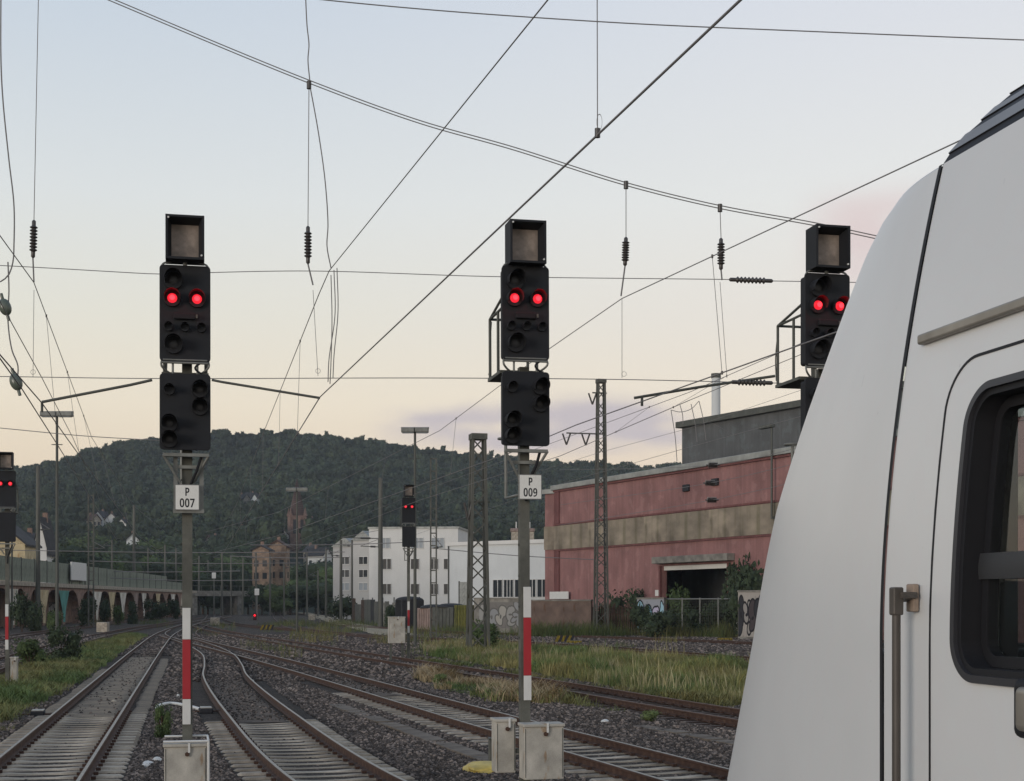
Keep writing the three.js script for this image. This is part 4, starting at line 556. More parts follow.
function lattice(px, pyTop, pyBase, wTop, wBase, label, arms = []) {
  const [x, Z] = gnd(px, pyBase, GY), k = Z / F, h = at(px, pyTop, Z).y - GY, o = thing('lattice_mast', label, 'lattice mast', [x, GY, -Z], 0.25), hw = (y) => lerp(wBase, wTop, y / h) * k / 2, C = (sx, sz, y) => V(sx * hw(y), y, sz * hw(y) * 0.8);
  for (const sx of [-1, 1]) for (const sz of [-1, 1]) part(o, 'leg', bar(C(sx, sz, -0.2), C(sx, sz, h), 0.13), M.mast);
  for (const [a, b] of [[[-1, 1], [1, 1]], [[1, 1], [1, -1]], [[1, -1], [-1, -1]], [[-1, -1], [-1, 1]]]) { const g = []; let y = 0.2, f = 0; while (y < h - 0.5) { const st = Math.max(0.75, hw(y) * 1.9), y2 = Math.min(h - 0.1, y + st); g.push(f % 2 ? bar(C(...a, y), C(...b, y2), 0.07, 0.03) : bar(C(...b, y), C(...a, y2), 0.07, 0.03)); y = y2; f++; } part(o, 'bracing', g, M.mast); }
  part(o, 'cap', box(-hw(h) - 0.1, hw(h) + 0.1, h - 0.25, h + 0.05, -hw(h) - 0.1, hw(h) + 0.1), M.mast);
  for (const [py, a, b] of arms) { const y = at(px, py, Z).y - GY; const r = part(o, 'crossarm', bar(V(a * k, y, 0), V(b * k, y, 0), 0.1), M.galvDark); for (const e of [a, (a + b) / 2]) { if (Math.abs(e) < 6) continue; for (const s of [-1, 1]) part(r, 'insulator', rod(V((e + s * 4) * k, y - 0.05, 0), V(e * k, y - 0.95, 0), 0.07, 8), M.insul); } }
  return o;
}
lattice(478, 435, 655, 12, 19, 'sturdy tapered lattice mast standing in the grass behind P 009', [[502, -10, 12]]);
lattice(601, 380, 636, 6.5, 12, 'tall slender lattice mast in front of the red hall', [[434, -36, 4], [393, -9, 6]]);

// ---------------------------------------------------------------- signals
const signTex = (t) => canvasTex(256, 288, (g, w, h) => { g.fillStyle = '#d9d8d2'; g.fillRect(0, 0, w, h); const r = rng(t.charCodeAt(2) + 5); for (let i = 0; i < 400; i++) { g.globalAlpha = 0.05; g.fillStyle = '#6b6252'; g.fillRect(r() * w, r() * h, 2 + r() * 6, 2 + r() * 22); } g.globalAlpha = 1; g.strokeStyle = '#3a3a38'; g.lineWidth = 6; g.strokeRect(4, 4, w - 8, h - 8); g.fillStyle = '#17171a'; g.textAlign = 'center'; g.textBaseline = 'middle'; g.save(); g.translate(w / 2, 78); g.scale(0.72, 1); g.font = 'bold 128px sans-serif'; g.fillText('P', 0, 4); g.restore(); g.save(); g.translate(w / 2, 205); g.scale(0.72, 1); g.font = 'bold 136px sans-serif'; g.fillText(t, 0, 4); g.restore(); });
const litRed = new THREE.MeshStandardMaterial({ color: rgb(0.35, 0.01, 0.02), emissive: rgb(1, 0.02, 0.04), emissiveIntensity: 0.9, roughness: 0.3 }), litCore = new THREE.MeshStandardMaterial({ color: rgb(0.4, 0.05, 0.06), emissive: rgb(1, 0.045, 0.07), emissiveIntensity: 1.1, roughness: 0.3 });
function lens(parent, x, y, z, r, lit, hood = 0.16, far = false) {
  const ring = part(parent, 'lens_housing', new THREE.CylinderGeometry(r * 1.28, r * 1.34, 0.05, 24).rotateX(Math.PI / 2).translate(x, y, z + 0.025), M.black);
  part(ring, 'lens', new THREE.SphereGeometry(lit ? r * 1.12 : r * 1.05, 20, 8, 0, Math.PI * 2, 0, 0.9).rotateX(Math.PI / 2).scale(1, 1, 0.35).translate(x, y, z + 0.028), lit ? litRed : M.lensOff);
  if (lit) part(ring, 'bright_core', new THREE.CircleGeometry(r * 0.45, 18).translate(x, y, z + 0.07 + r * 0.35), litCore);
  if (hood) part(ring, 'visor', (() => { const g = new THREE.CylinderGeometry(r * 1.28, r * 1.3, hood, 20, 1, true, -Math.PI * 0.62, Math.PI * 1.24), p = g.attributes.position; g.rotateX(Math.PI / 2); for (let i = 0; i < p.count; i++) { const k = (-p.getY(i) / r + 1.3) / 2.6; p.setZ(i, p.getZ(i) > 0 ? lerp(-hood * 0.2, hood / 2, clamp(k, 0, 1)) : p.getZ(i)); } g.rotateZ(Math.PI); g.computeVertexNormals(); return g.translate(x, y, z + 0.05 + hood / 2); })(), M.hood);
  if (lit && !far) { const l = new THREE.PointLight(0xff1020, 0.06, 3); l.position.set(x, y, z + 0.12); l.castShadow = true; parent.add(l); }
}
function signal(px, pyRef, Z, label, opt = {}) {
  const p = at(px, HY, Z), o = thing('railway_signal', label, 'railway signal', [p.x, 0, p.z], 0.2164), far = opt.far; o.rotation.z = opt.tilt ?? 0.003;
  const mz = -0.22, pY = opt.plateY ?? 0, sY = opt.signY ?? 0; // mast behind the heads
  part(o, 'mast', [box(-0.04, 0.085, -0.3, 5.6, mz - 0.065, mz + 0.065, 1.2), ...(far ? [] : Array.from({ length: 9 }, (_, i) => rod(V(-0.055, 0.9 + i * 0.4, mz), V(-0.035, 0.9 + i * 0.4, mz), 0.012)))], M.mast);
  // striped mast plate
  for (const [a, b, m] of [[2.09, 2.485, M.white], [1.34, 2.088, M.red], [1.02, 1.338, M.white]]) part(o, 'mast_plate', rbox(-0.035 + (opt.plateX ?? 0), 0.065 + (opt.plateX ?? 0), a + pY, b + pY, mz + 0.075, mz + 0.09, 0.004, 0.7), m);
  // head frames
  const fr = [];
  if (opt.tubes) for (const x of [-0.12, 0.2]) fr.push(box(x - 0.025, x + 0.025, 3.72, 4.46, mz + 0.07, mz + 0.13));
  if (opt.tubes) fr.push(box(-0.15, 0.23, 3.72, 3.77, mz + 0.132, mz + 0.16)); fr.push(box(-0.15, 0.23, 4.28, 4.32, mz + 0.07, mz + 0.12), box(-0.27, 0.29, 4.42, 4.46, -0.06, 0.02));
  fr.push(rod(V(-0.27, 4.44, 0), V(-0.06, 4.1, mz + 0.1), 0.018), rod(V(0.29, 4.44, 0), V(0.1, 4.1, mz + 0.1), 0.018)); part(o, 'support_frame', fr, M.galv);
  const tie = []; for (const s of [-1, 1]) { tie.push(tube([V(s * 0.28, 5.62, 0), V(s * 0.29, 5.55, 0.02), V(s * 0.2, 5.47, -0.05), V(s * 0.09, 5.44, -0.1)], 0.014, 6, 12), tube([V(s * 0.29, 6.78, 0), V(s * 0.26, 6.82, 0), V(s * 0.16, 6.85, -0.02)], 0.013, 6, 8), rod(V(s * 0.15, 5.44, 0), V(s * 0.15, 5.63, 0), 0.014)); } tie.push(rod(V(-0.28, 5.585, 0.03), V(0.28, 5.585, 0.03), 0.015), rod(V(-0.27, 5.62, 0.03), V(0.27, 5.62, 0.03), 0.012), rod(V(0, 6.78, 0), V(0, 6.84, 0), 0.025)); part(o, 'tie_rods', tie, M.galv);
  part(o, 'cable', [tube([V(0.2, 4.44, -0.04), V(0.14, 4.25, -0.02), V(0.06, 4.05, mz + 0.12), V(0.03, 3.8, mz + 0.1)], 0.02, 6, 20), tube([V(0.2, 5.6, 0.02), V(0.12, 5.52, 0.05), V(0.2, 5.45, 0.02)], 0.014, 6, 12)], M.hood);
  // heads
  const plate = (w, y0, y1) => [slab(rounded(w, y1 - y0, 0.055, 0, (y0 + y1) / 2), 0.03, 0, 0.006), slab(rounded(w - 0.05, y1 - y0 - 0.05, 0.04, 0, (y0 + y1) / 2), 0.17, -0.17)];
  const up = part(o, 'upper_head', plate(0.62, 5.6, 6.8).map((g) => uvm(g, 1)), M.black), z = 0.036;
  lens(up, -0.155, 6.375, z, 0.078, true, 0.15, far); lens(up, 0.145, 6.375, z, 0.078, true, 0.15, far);
  if (!far) { lens(up, -0.14, 6.6, z, 0.085, false, 0.2); lens(up, -0.14, 5.8, z, 0.085, false, 0.16); for (const x of [-0.2, 0, 0.2]) lens(up, x, 6.02, z, 0.04, false, 0.08); part(up, 'indicator_bar', rbox(-0.14, 0.13, 6.12, 6.2, z - 0.004, z + 0.05, 0.015), M.hood); part(up, 'latch', rbox(0.13, 0.155, 6.13, 6.18, z + 0.051, z + 0.07, 0.005), M.galvDark); }
  const lo = part(o, 'lower_head', plate(0.62, 4.5, 5.45).map((g) => uvm(g, 1)), M.black);
  if (!far) { lens(lo, -0.19, 5.24, z, 0.05, false, 0.1); lens(lo, 0.18, 5.25, z, 0.075, false, 0.2); lens(lo, 0.18, 5.03, z, 0.075, false, 0.2); lens(lo, -0.19, 4.82, z, 0.075, false, 0.2); lens(lo, -0.19, 4.62, z, 0.075, false, 0.2); }
  // speed indicator box with a funnel-shaped hood
  const y0 = 6.84, y1 = 7.385, w = 0.47, hd = [], B = [[-0.165, y0 + 0.06], [0.165, y0 + 0.06], [0.165, y1 - 0.08], [-0.165, y1 - 0.08]], A = [[-w / 2 + 0.03, y0 + 0.03], [w / 2 - 0.03, y0 + 0.03], [w / 2 - 0.03, y1 - 0.03], [-w / 2 + 0.03, y1 - 0.03]];
  const pos = []; for (let i = 0; i < 4; i++) { const j = (i + 1) % 4; pos.push(...A[i], 0.2, ...A[j], 0.2, ...B[j], 0.02, ...A[i], 0.2, ...B[j], 0.02, ...B[i], 0.02); } const fun = new THREE.BufferGeometry(); fun.setAttribute('position', new THREE.Float32BufferAttribute(pos, 3)); fun.computeVertexNormals();
  hd.push(fun, box(-w / 2, -w / 2 + 0.028, y0, y1, -0.12, 0.21), box(w / 2 - 0.028, w / 2, y0, y1, -0.12, 0.21), box(-w / 2 + 0.028, w / 2 - 0.028, y0, y0 + 0.028, -0.12, 0.207), box(-w / 2 + 0.028, w / 2 - 0.028, y1 - 0.028, y1, -0.12, 0.207), box(-w / 2 + 0.028, w / 2 - 0.028, y0 + 0.028, y1 - 0.028, -0.12, -0.09));
  const ind = part(o, 'speed_indicator', hd, M.black); part(ind, 'display_panel', box(-0.165, 0.165, y0 + 0.06, y1 - 0.08, 0.005, 0.018, 0.6), mat(0.42, 0.35, 0.31, { map: T.concrete, roughness: 0.6 })); for (const s of [-1, 1]) part(ind, 'screw', rod(V(s * 0.2, s > 0 ? y0 + 0.05 : y1 - 0.04, 0.205), V(s * 0.2, s > 0 ? y0 + 0.05 : y1 - 0.04, 0.222), 0.012), M.white);
  // rear maintenance cage
  const cz = -0.98, cage = []; for (const x of [-0.26, 0.26]) cage.push(rod(V(x, 5.5, cz), V(x, 6.3, cz), 0.02), rod(V(x, 5.5, -0.45), V(x, 6.3, -0.45), 0.02), rod(V(x, 6.3, cz), V(x, 6.3, -0.15), 0.018), rod(V(x, 6.3, cz), V(x, 6.44, -0.15), 0.018), tube([V(x - 0.03 * Math.sign(x), 6.28, cz - 0.05), V(x + 0.02, 5.9, cz - 0.12), V(x + 0.01, 5.62, cz - 0.08), V(x - 0.02, 5.56, cz)], 0.009, 5, 16)); cage.push(rod(V(-0.26, 6.3, cz), V(0.26, 6.3, cz), 0.018), box(-0.29, 0.29, 5.46, 5.5, cz - 0.02, -0.2)); part(o, 'maintenance_cage', cage, M.galvDark);
  const low = [rod(V(-0.05, 3.9, cz), V(-0.05, 4.68, cz), 0.022), rod(V(-0.05, 3.9, cz), V(0, 3.9, mz), 0.018), new THREE.TorusGeometry(0.1, 0.015, 6, 20).rotateX(Math.PI / 2).translate(-0.05, 4.7, cz)]; part(o, 'rear_handrail', low, M.galv);
  if (opt.text) { const b = part(o, 'number_plate', rbox(-0.125 + (opt.signX ?? 0), 0.175 + (opt.signX ?? 0), 3.71 + sY, 4.03 + sY, mz + 0.165, mz + 0.18, 0.003), M.white); part(b, 'lettering', new THREE.PlaneGeometry(0.3, 0.32).translate(0.025 + (opt.signX ?? 0), 3.87 + sY, mz + 0.184), mat(1, 1, 1, { map: signTex(opt.text), roughness: 0.7 })); }
  // cabinets
  for (const [x0, x1, a, b, z0, z1] of opt.cabinets ?? []) { const c = part(o, 'cabinet', rbox(x0, x1, a, b, z0, z1, 0.012, 0.9), M.boxPaint); part(c, 'lid', rbox(x0 - 0.015, x1 + 0.015, b - 0.01, b + 0.03, z0 - 0.02, z1 + 0.02, 0.01), M.boxPaint); part(c, 'lock', rod(V((x0 + x1) / 2 + 0.02, b - 0.1, z1), V((x0 + x1) / 2 + 0.02, b - 0.1, z1 + 0.03), 0.028, 10), M.railRust); part(c, 'hasp', box((x0 + x1) / 2 + 0.03, (x0 + x1) / 2 + 0.055, b - 0.08, b + 0.04, z1 + 0.022, z1 + 0.034), M.white); part(c, 'door_edge', [box(x0 + 0.015, x0 + 0.022, a + 0.03, b - 0.03, z1 - 0.002, z1 + 0.004), box(x1 - 0.022, x1 - 0.015, a + 0.03, b - 0.03, z1 - 0.002, z1 + 0.004)], M.galvDark); }
  for (const b of opt.brackets ?? []) part(o, 'mounting_bracket', box(...b), M.galvDark);
  if (opt.frame) part(o, 'cabinet_frame', [rod(V(-0.27, 0.82, 0.02), V(0.28, 0.82, 0.02), 0.016), rod(V(0.28, 0.82, 0.02), V(0.28, -0.2, 0.02), 0.016), rod(V(-0.26, 0.86, -0.3), V(0.27, 0.86, -0.3), 0.014), rod(V(0.27, 0.86, -0.3), V(0.28, 0.82, 0.02), 0.014)], M.white);
  if (opt.headY) for (const c of o.children) if (['upper_head', 'lower_head', 'speed_indicator', 'support_frame', 'tie_rods', 'cable', 'maintenance_cage', 'rear_handrail'].includes(c.name)) c.position.y = opt.headY - (c.name === 'speed_indicator' ? opt.indDrop ?? 0 : 0);
  return o;
}
signal(185.6, 0, 18.1, 'signal numbered P 007 at left, single pale cabinet hiding its foot', { text: '007', cabinets: [[-0.26, 0.26, -0.25, 0.76, -0.28, 0.0]], frame: true, tubes: true, tilt: 0.001, plateX: -0.002, signX: -0.002, headY: -0.045 });
signal(527, 0, 18.6, 'signal numbered P 009 near the middle with two pale cabinets on its mast', { text: '009', cabinets: [[-0.08, 0.44, 0.3, 0.98, -0.1, 0.2], [-0.36, -0.1, 0.35, 1.02, -0.5, -0.2]], brackets: [[-0.03, 0.07, 0.45, 0.51, -0.16, -0.095], [-0.03, 0.07, 0.8, 0.86, -0.16, -0.095], [-0.11, -0.035, 0.6, 0.66, -0.28, -0.22]], tilt: 0.004, plateX: 0.03, signX: 0.045, headY: 0.06, indDrop: 0.035, plateY: 0.27, signY: 0.17 });
signal(826.5, 0, 18.75, 'signal with two red lights partly hidden by the white train', { tilt: 0 });
signal(5.8, 0, 46.8, 'signal cut off by the left edge of the picture', { far: true, tilt: 0, cabinets: [[0.12, 0.35, -0.3, 0.75, -0.3, -0.1]] });
signal(408.7, 0, 67.5, 'small distant red signal in front of the white offices', { far: true, tilt: 0, headY: 0.62, plateY: 0.1, cabinets: [[-0.95, -0.2, 0.65, 1.85, -0.2, 0.3]], brackets: [[-0.9, -0.8, -0.3, 0.65, 0.0, 0.1], [-0.35, -0.25, -0.3, 0.65, 0.0, 0.1]] });
{ // concrete foot posts for the P 009 cabinets and the short stump beside them
  const [x, Z] = gnd(494, 764, GY), o = thing('cable_post', 'short dark grey cable post left of the P 009 cabinets', 'post', [x, GY, -Z], 0.2); part(o, 'post', rbox(-0.09, 0.09, -0.1, 0.42, -0.07, 0.07, 0.02), M.mast); part(o, 'cap', rbox(-0.1, 0.1, 0.42, 0.45, -0.08, 0.08, 0.01), M.galvDark);
}

// ---------------------------------------------------------------- overhead line
const ZH = 21.5;
function insulator(a, b, r = 0.058) { // sheds on a core
  const L = a.distanceTo(b), pts = [], n = 8; pts.push(new THREE.Vector2(0.012, 0), new THREE.Vector2(0.03, 0.02), new THREE.Vector2(0.03, L * 0.14)); for (let i = 0; i < n; i++) { const y = L * (0.16 + 0.68 * i / n), d = L * 0.68 / n; pts.push(new THREE.Vector2(r * 0.55, y), new THREE.Vector2(r, y + d * 0.35), new THREE.Vector2(r * 0.95, y + d * 0.55), new THREE.Vector2(r * 0.55, y + d * 0.8)); } pts.push(new THREE.Vector2(0.03, L * 0.86), new THREE.Vector2(0.03, L - 0.02), new THREE.Vector2(0.012, L));
  const g = new THREE.LatheGeometry(pts, 12); g.applyQuaternion(new THREE.Quaternion().setFromUnitVectors(V(0, 1, 0), V(0, 0, 0).subVectors(b, a).normalize())); return g.translate(a.x, a.y, a.z);
}
const clamp_ = (p, r = 0.04) => rod(p.clone().add(V(0, -r * 1.6, 0)), p.clone().add(V(0, r * 1.6, 0)), r, 8);
{
  const o = thing('headspan', 'cross-span of cables, insulators and hangers over the tracks', 'overhead line'), q = (x, y) => at(x, y, ZH);
  const main = [[-120, -105], [0, -48], [112, 0], [310, 82], [420, 122], [512, 148], [626, 184], [720, 207], [814, 224], [875, 237], [990, 262]].map(([x, y]) => q(x, y)); for (const d of [-0.022, 0.022]) part(o, 'suspension_cable', tube(main.map((p) => p.clone().add(V(0, d, 0))), 0.008, 6, 120), M.wire);
  part(o, 'upper_span_wire', tube([[-200, 258], [0, 265.5], [155, 274], [160, 274], [305, 271], [490, 276.5], [729, 279.5]].map(([x, y]) => q(x, y)), 0.0065, 5, 80), M.wire); part(o, 'upper_span_wire', tube([[773, 281], [900, 283], [1200, 286]].map(([x, y]) => q(x, y)), 0.0065, 5, 20), M.wire);
  part(o, 'lower_span_wire', tube([[-200, 374], [0, 376.5], [150, 378.5], [430, 378], [620, 379.5], [731, 382]].map(([x, y]) => q(x, y)), 0.0065, 5, 80), M.wire); part(o, 'lower_span_wire', tube([[773, 383], [900, 385], [1200, 388]].map(([x, y]) => q(x, y)), 0.0065, 5, 20), M.wire);
  part(o, 'insulator', insulator(q(729, 279.5), q(773, 281), 0.05), M.insul); part(o, 'insulator', insulator(q(731, 382), q(773, 383), 0.05), M.insul);
  for (const [x0, y0, x1, y1, x2, y2, xe, ye] of [[39, -30, 34, 220, 33, 258, 34, 282], [309, 84, 308, 226, 308, 264, 313, 285], [626, 184, 626, 237, 625, 266, 621, 296], [720, 207, 721, 238, 721, 270, 722, 280]]) { part(o, 'hanger', rod(q(x0, y0), q(x1, y1), 0.0062, 5), M.wire); part(o, 'insulator', insulator(q(x1, y1), q(x2, y2)), M.insul); part(o, 'hanger', rod(q(x2, y2), q(xe, ye), 0.012, 5), M.wire); part(o, 'cable_clamp', clamp_(q(x0, y0 + 1), 0.035), M.insul); }
  part(o, 'jumper_cable', tube([[305, -20], [307, 25], [309, 45], [308, 60], [310, 82]].map(([x, y]) => q(x, y)), 0.009, 5, 40), M.wire); part(o, 'jumper_cable', tube([[310, 86], [318, 130], [325, 180], [328, 225], [327, 246], [331, 268]].map(([x, y]) => q(x, y)), 0.009, 5, 40), M.wire);
  part(o, 'jumper_cable', tube([[1, -20], [1, 60], [3, 100], [9, 160], [14, 205], [14, 245], [13, 262], [8, 276], [0, 282]].map(([x, y]) => q(x, y)), 0.011, 5, 50), M.wire);
  for (const [x0, y0, x1, y1] of [[334, 270, 328, 382], [337, 268, 333, 378], [331, 275, 330, 384]]) part(o, 'jumper_cable', tube([q(x0, y0), q(x0 + 1, lerp(y0, y1, 0.4)), q(x1 + 1, lerp(y0, y1, 0.8)), q(x1, y1)], 0.0075, 5, 24), M.wire);
  part(o, 'steady_arm', [poly([q(152, 380), q(130, 385), q(42, 402)], 0.022), rod(q(42, 402), q(42, 412), 0.02)], M.galvDark); part(o, 'steady_arm', [poly([q(212, 380), q(222, 382), q(320, 398)], 0.02)], M.galvDark); part(o, 'steady_arm', [poly([q(775, 376), q(700, 387), q(634, 398)], 0.022), rod(q(642, 397), q(642, 406), 0.02)], M.galvDark);
  for (const [x, y, x2, y2] of [[622, 298, 622, 378], [720, 282, 727, 378], [34, 290, 33, 377], [313, 290, 318, 376]]) part(o, 'dropper', rod(q(x, y), q(x2, y2), 0.004, 4), M.wire);
  for (const [x, y] of [[622, 374], [316, 371], [31, 372]]) part(o, 'dropper_loop', new THREE.TorusGeometry(0.035, 0.003, 4, 14).translate(q(x, y).x + 0.03, q(x, y).y, q(x, y).z), M.wire);
  for (const [x, y] of [[5, 307], [16, 382]]) { const p = q(x, y); const g = new THREE.SphereGeometry(0.115, 16, 10).scale(0.8, 1.15, 0.7); g.rotateZ(0.35).translate(p.x, p.y, p.z); part(o, 'weight_disc', [g, rod(p.clone().add(V(-0.06, 0.2, 0)), p.clone().add(V(0.06, -0.2, 0)), 0.025)], M.insulGreen); }
  part(o, 'jumper_cable', tube([[8, 262], [9, 290], [8, 320], [12, 350], [18, 366], [17, 382]].map(([x, y]) => q(x, y)), 0.011, 5, 30), M.wire);
  const f = thing('feeder_wire', 'topmost wire crossing the upper right of the sky', 'wire'); part(f, 'wire', tube([[200, -14], [325, 0], [420, 9], [512, 16], [640, 24], [800, 31], [1024, 40], [1300, 50]].map(([x, y]) => q(x, y)), 0.0095, 5, 80), M.wire);
}
function catenary(label, contact, messenger, zDrop) {
  const o = thing('catenary_line', label, 'overhead line'); const C = new THREE.CatmullRomCurve3(contact, false, 'centripetal'), m = new THREE.CatmullRomCurve3(messenger, false, 'centripetal');
  part(o, 'contact_wire', poly(contact, 0.0085, 6), M.wire); part(o, 'messenger_wire', poly(messenger, 0.007, 6), M.wire);
  const on = (pts, Z) => { for (let i = 1; i < pts.length; i++) { const a = pts[i - 1], b = pts[i]; if ((-a.z - Z) * (-b.z - Z) <= 0) return a.clone().lerp(b, (Z + a.z) / (a.z - b.z)); } return null; };
  for (const Z of zDrop) { const a = on(contact, Z), b = on(messenger, Z); if (a && b) { const d = part(o, 'dropper', rod(a, b, 0.004, 4), M.wire); part(d, 'clamp', [clamp_(a, 0.014), clamp_(b, 0.014)], M.insul); } }
  return o;
}
const W = (X, y, Z) => V(X, y, -Z);
{ const o = thing('wire_dropper', 'vertical dropper with a loop at the top centre of the sky', 'wire'), a = at(597.5, 133, 9.25), b = at(597, -60, 9.25); part(o, 'dropper', rod(a, b, 0.0035, 5), M.wire); part(o, 'clamp', clamp_(a, 0.018), M.insul); part(o, 'loop', new THREE.TorusGeometry(0.05, 0.003, 4, 16).scale(0.35, 1, 1).translate(a.x + 0.012, a.y + 0.07, a.z), M.wire); }
catenary('contact and carrying wires running overhead toward the middle of the yard', [W(7.4, 5.56, -15), W(1.13, 5.54, 7.18), W(-2.78, 5.53, 21), W(-11.4, 5.45, 60), W(-18.2, 5.5, 91)], [W(8.2, 7.6, -15), W(2.2, 7.55, 5.5), W(0.31, 7.56, 12), W(-2.66, 7.38, 21.1), W(-2.92, 7.2, 21.9), W(-6.41, 6.98, 37.5), W(-11.4, 6.6, 60), W(-18.2, 7.0, 91)], [25.5, 31, 38, 46, 55, 66]);
catenary('contact and carrying wires passing above the white train', [W(9, 5.5, -2), W(3.33, 5.5, 16.46), W(1.06, 5.5, 24.1), W(-0.04, 5.48, 28.4), W(-10, 5.4, 62), W(-19, 5.5, 90)], [W(9.4, 7.0, -2), W(4.21, 6.88, 13.53), W(1.63, 7.06, 21.5), W(0.65, 6.9, 24.8), W(-1.74, 6.7, 35), W(-10, 6.4, 62), W(-19, 6.9, 90)], [18.6, 27.3, 33, 41, 50, 60, 72]);
catenary('contact and carrying wires at the far left of the sky', [W(-5.3, 5.5, 13.5), W(-6.1, 5.5, 17.3), W(-6.94, 5.5, 21.4), W(-8.05, 5.5, 26.3), W(-16, 5.4, 62), W(-22, 5.5, 92)], [W(-6.2, 7.5, 15), W(-6.75, 7.4, 19.07), W(-7.09, 7.3, 21.5), W(-11.3, 6.98, 39), W(-16.2, 6.7, 62), W(-22, 7, 92)], [23.8, 29, 35, 43, 52]);
catenary('second pair of wires close beside the far left overhead line', [W(-5.6, 5.5, 15), W(-6.76, 5.5, 20), W(-8.3, 5.5, 26.3), W(-18, 5.4, 66)], [at(-25, 255, 20), at(10, 320, 21.5), at(42, 378, 25), at(73, 438, 33), W(-18.2, 5.9, 66)], []);
catenary('overhead wires of the track in front of the tall grass', [at(880, 322, 28), at(690, 400, 31), at(560, 456, 41), at(420, 500, 62), at(250, 566, 140)], [at(900, 300, 28), at(690, 392, 33), at(560, 440, 45), at(420, 492, 70), at(250, 560, 140)], [32, 36]);
catenary('overhead wires leading past the slender lattice mast', [at(860, 400, 50), at(690, 447, 60), at(560, 484, 75), at(400, 540, 120)], [at(860, 370, 50), at(690, 428, 58), at(601, 452, 66), at(480, 490, 95), at(400, 525, 120)], [52, 57]);
{ // far cross-span wires
  let n = 0; for (const [x0, y0, x1, y1, Z] of [[0, 550, 345, 552, 150], [90, 561, 300, 563, 170], [110, 578, 260, 580, 190], [0, 428, 170, 441, 60], [430, 548, 600, 560, 120], [250, 545, 440, 541, 130], [60, 570, 240, 571, 210], [230, 556, 350, 557, 220]]) { solo('span_wire', ['far span wire level with the white gable house', 'far span wire below the town houses', 'lowest far span wire above the bridge', 'thin wire crossing the sky left of P 007', 'far span wire before the low white hall', 'far span wire before the white offices', 'far span wire along the top of the green barrier', 'far span wire above the villas'][n++], 'wire', tube([at(x0, y0, Z), at((x0 + x1) / 2, (y0 + y1) / 2 + 1.5, Z), at(x1, y1, Z)], Z * 0.00028, 5, 16), M.wire); }
  const o = thing('insulator_string', 'three black insulators on wires before the factory wall', 'insulator'); for (const [x, y] of [[713, 465], [710, 483], [712, 500]]) { part(o, 'insulator', insulator(at(x - 7, y, 70), at(x + 7, y, 70), 0.16), M.insul); } part(o, 'wire', tube([at(560, 470, 80), at(713, 465, 70), at(830, 440, 60)], 0.012, 5, 20), M.wire); part(o, 'wire', tube([at(560, 505, 80), at(710, 483, 70), at(830, 455, 60)], 0.012, 5, 20), M.wire); part(o, 'wire', tube([at(560, 525, 80), at(712, 500, 70), at(830, 474, 60)], 0.012, 5, 20), M.wire);
  const s = thing('slack_jumper', 'slack jumper loops hanging left of the grey block', 'wire'); for (const [x0, y0, x1, y1] of [[671, 410, 677, 461], [680, 405, 683, 424], [691, 404, 697, 442], [699, 401, 706, 440]]) part(s, 'loop', tube([at(x0, y0, 60), at(lerp(x0, x1, 0.5) + 1, lerp(y0, y1, 0.5), 60), at(x1, y1, 60)], 0.016, 5, 12), M.wire); part(s, 'wire', tube([at(671, 410, 60), at(680, 412, 60), at(691, 409, 60), at(699, 401, 60)], 0.014, 5, 16), M.wire);
}

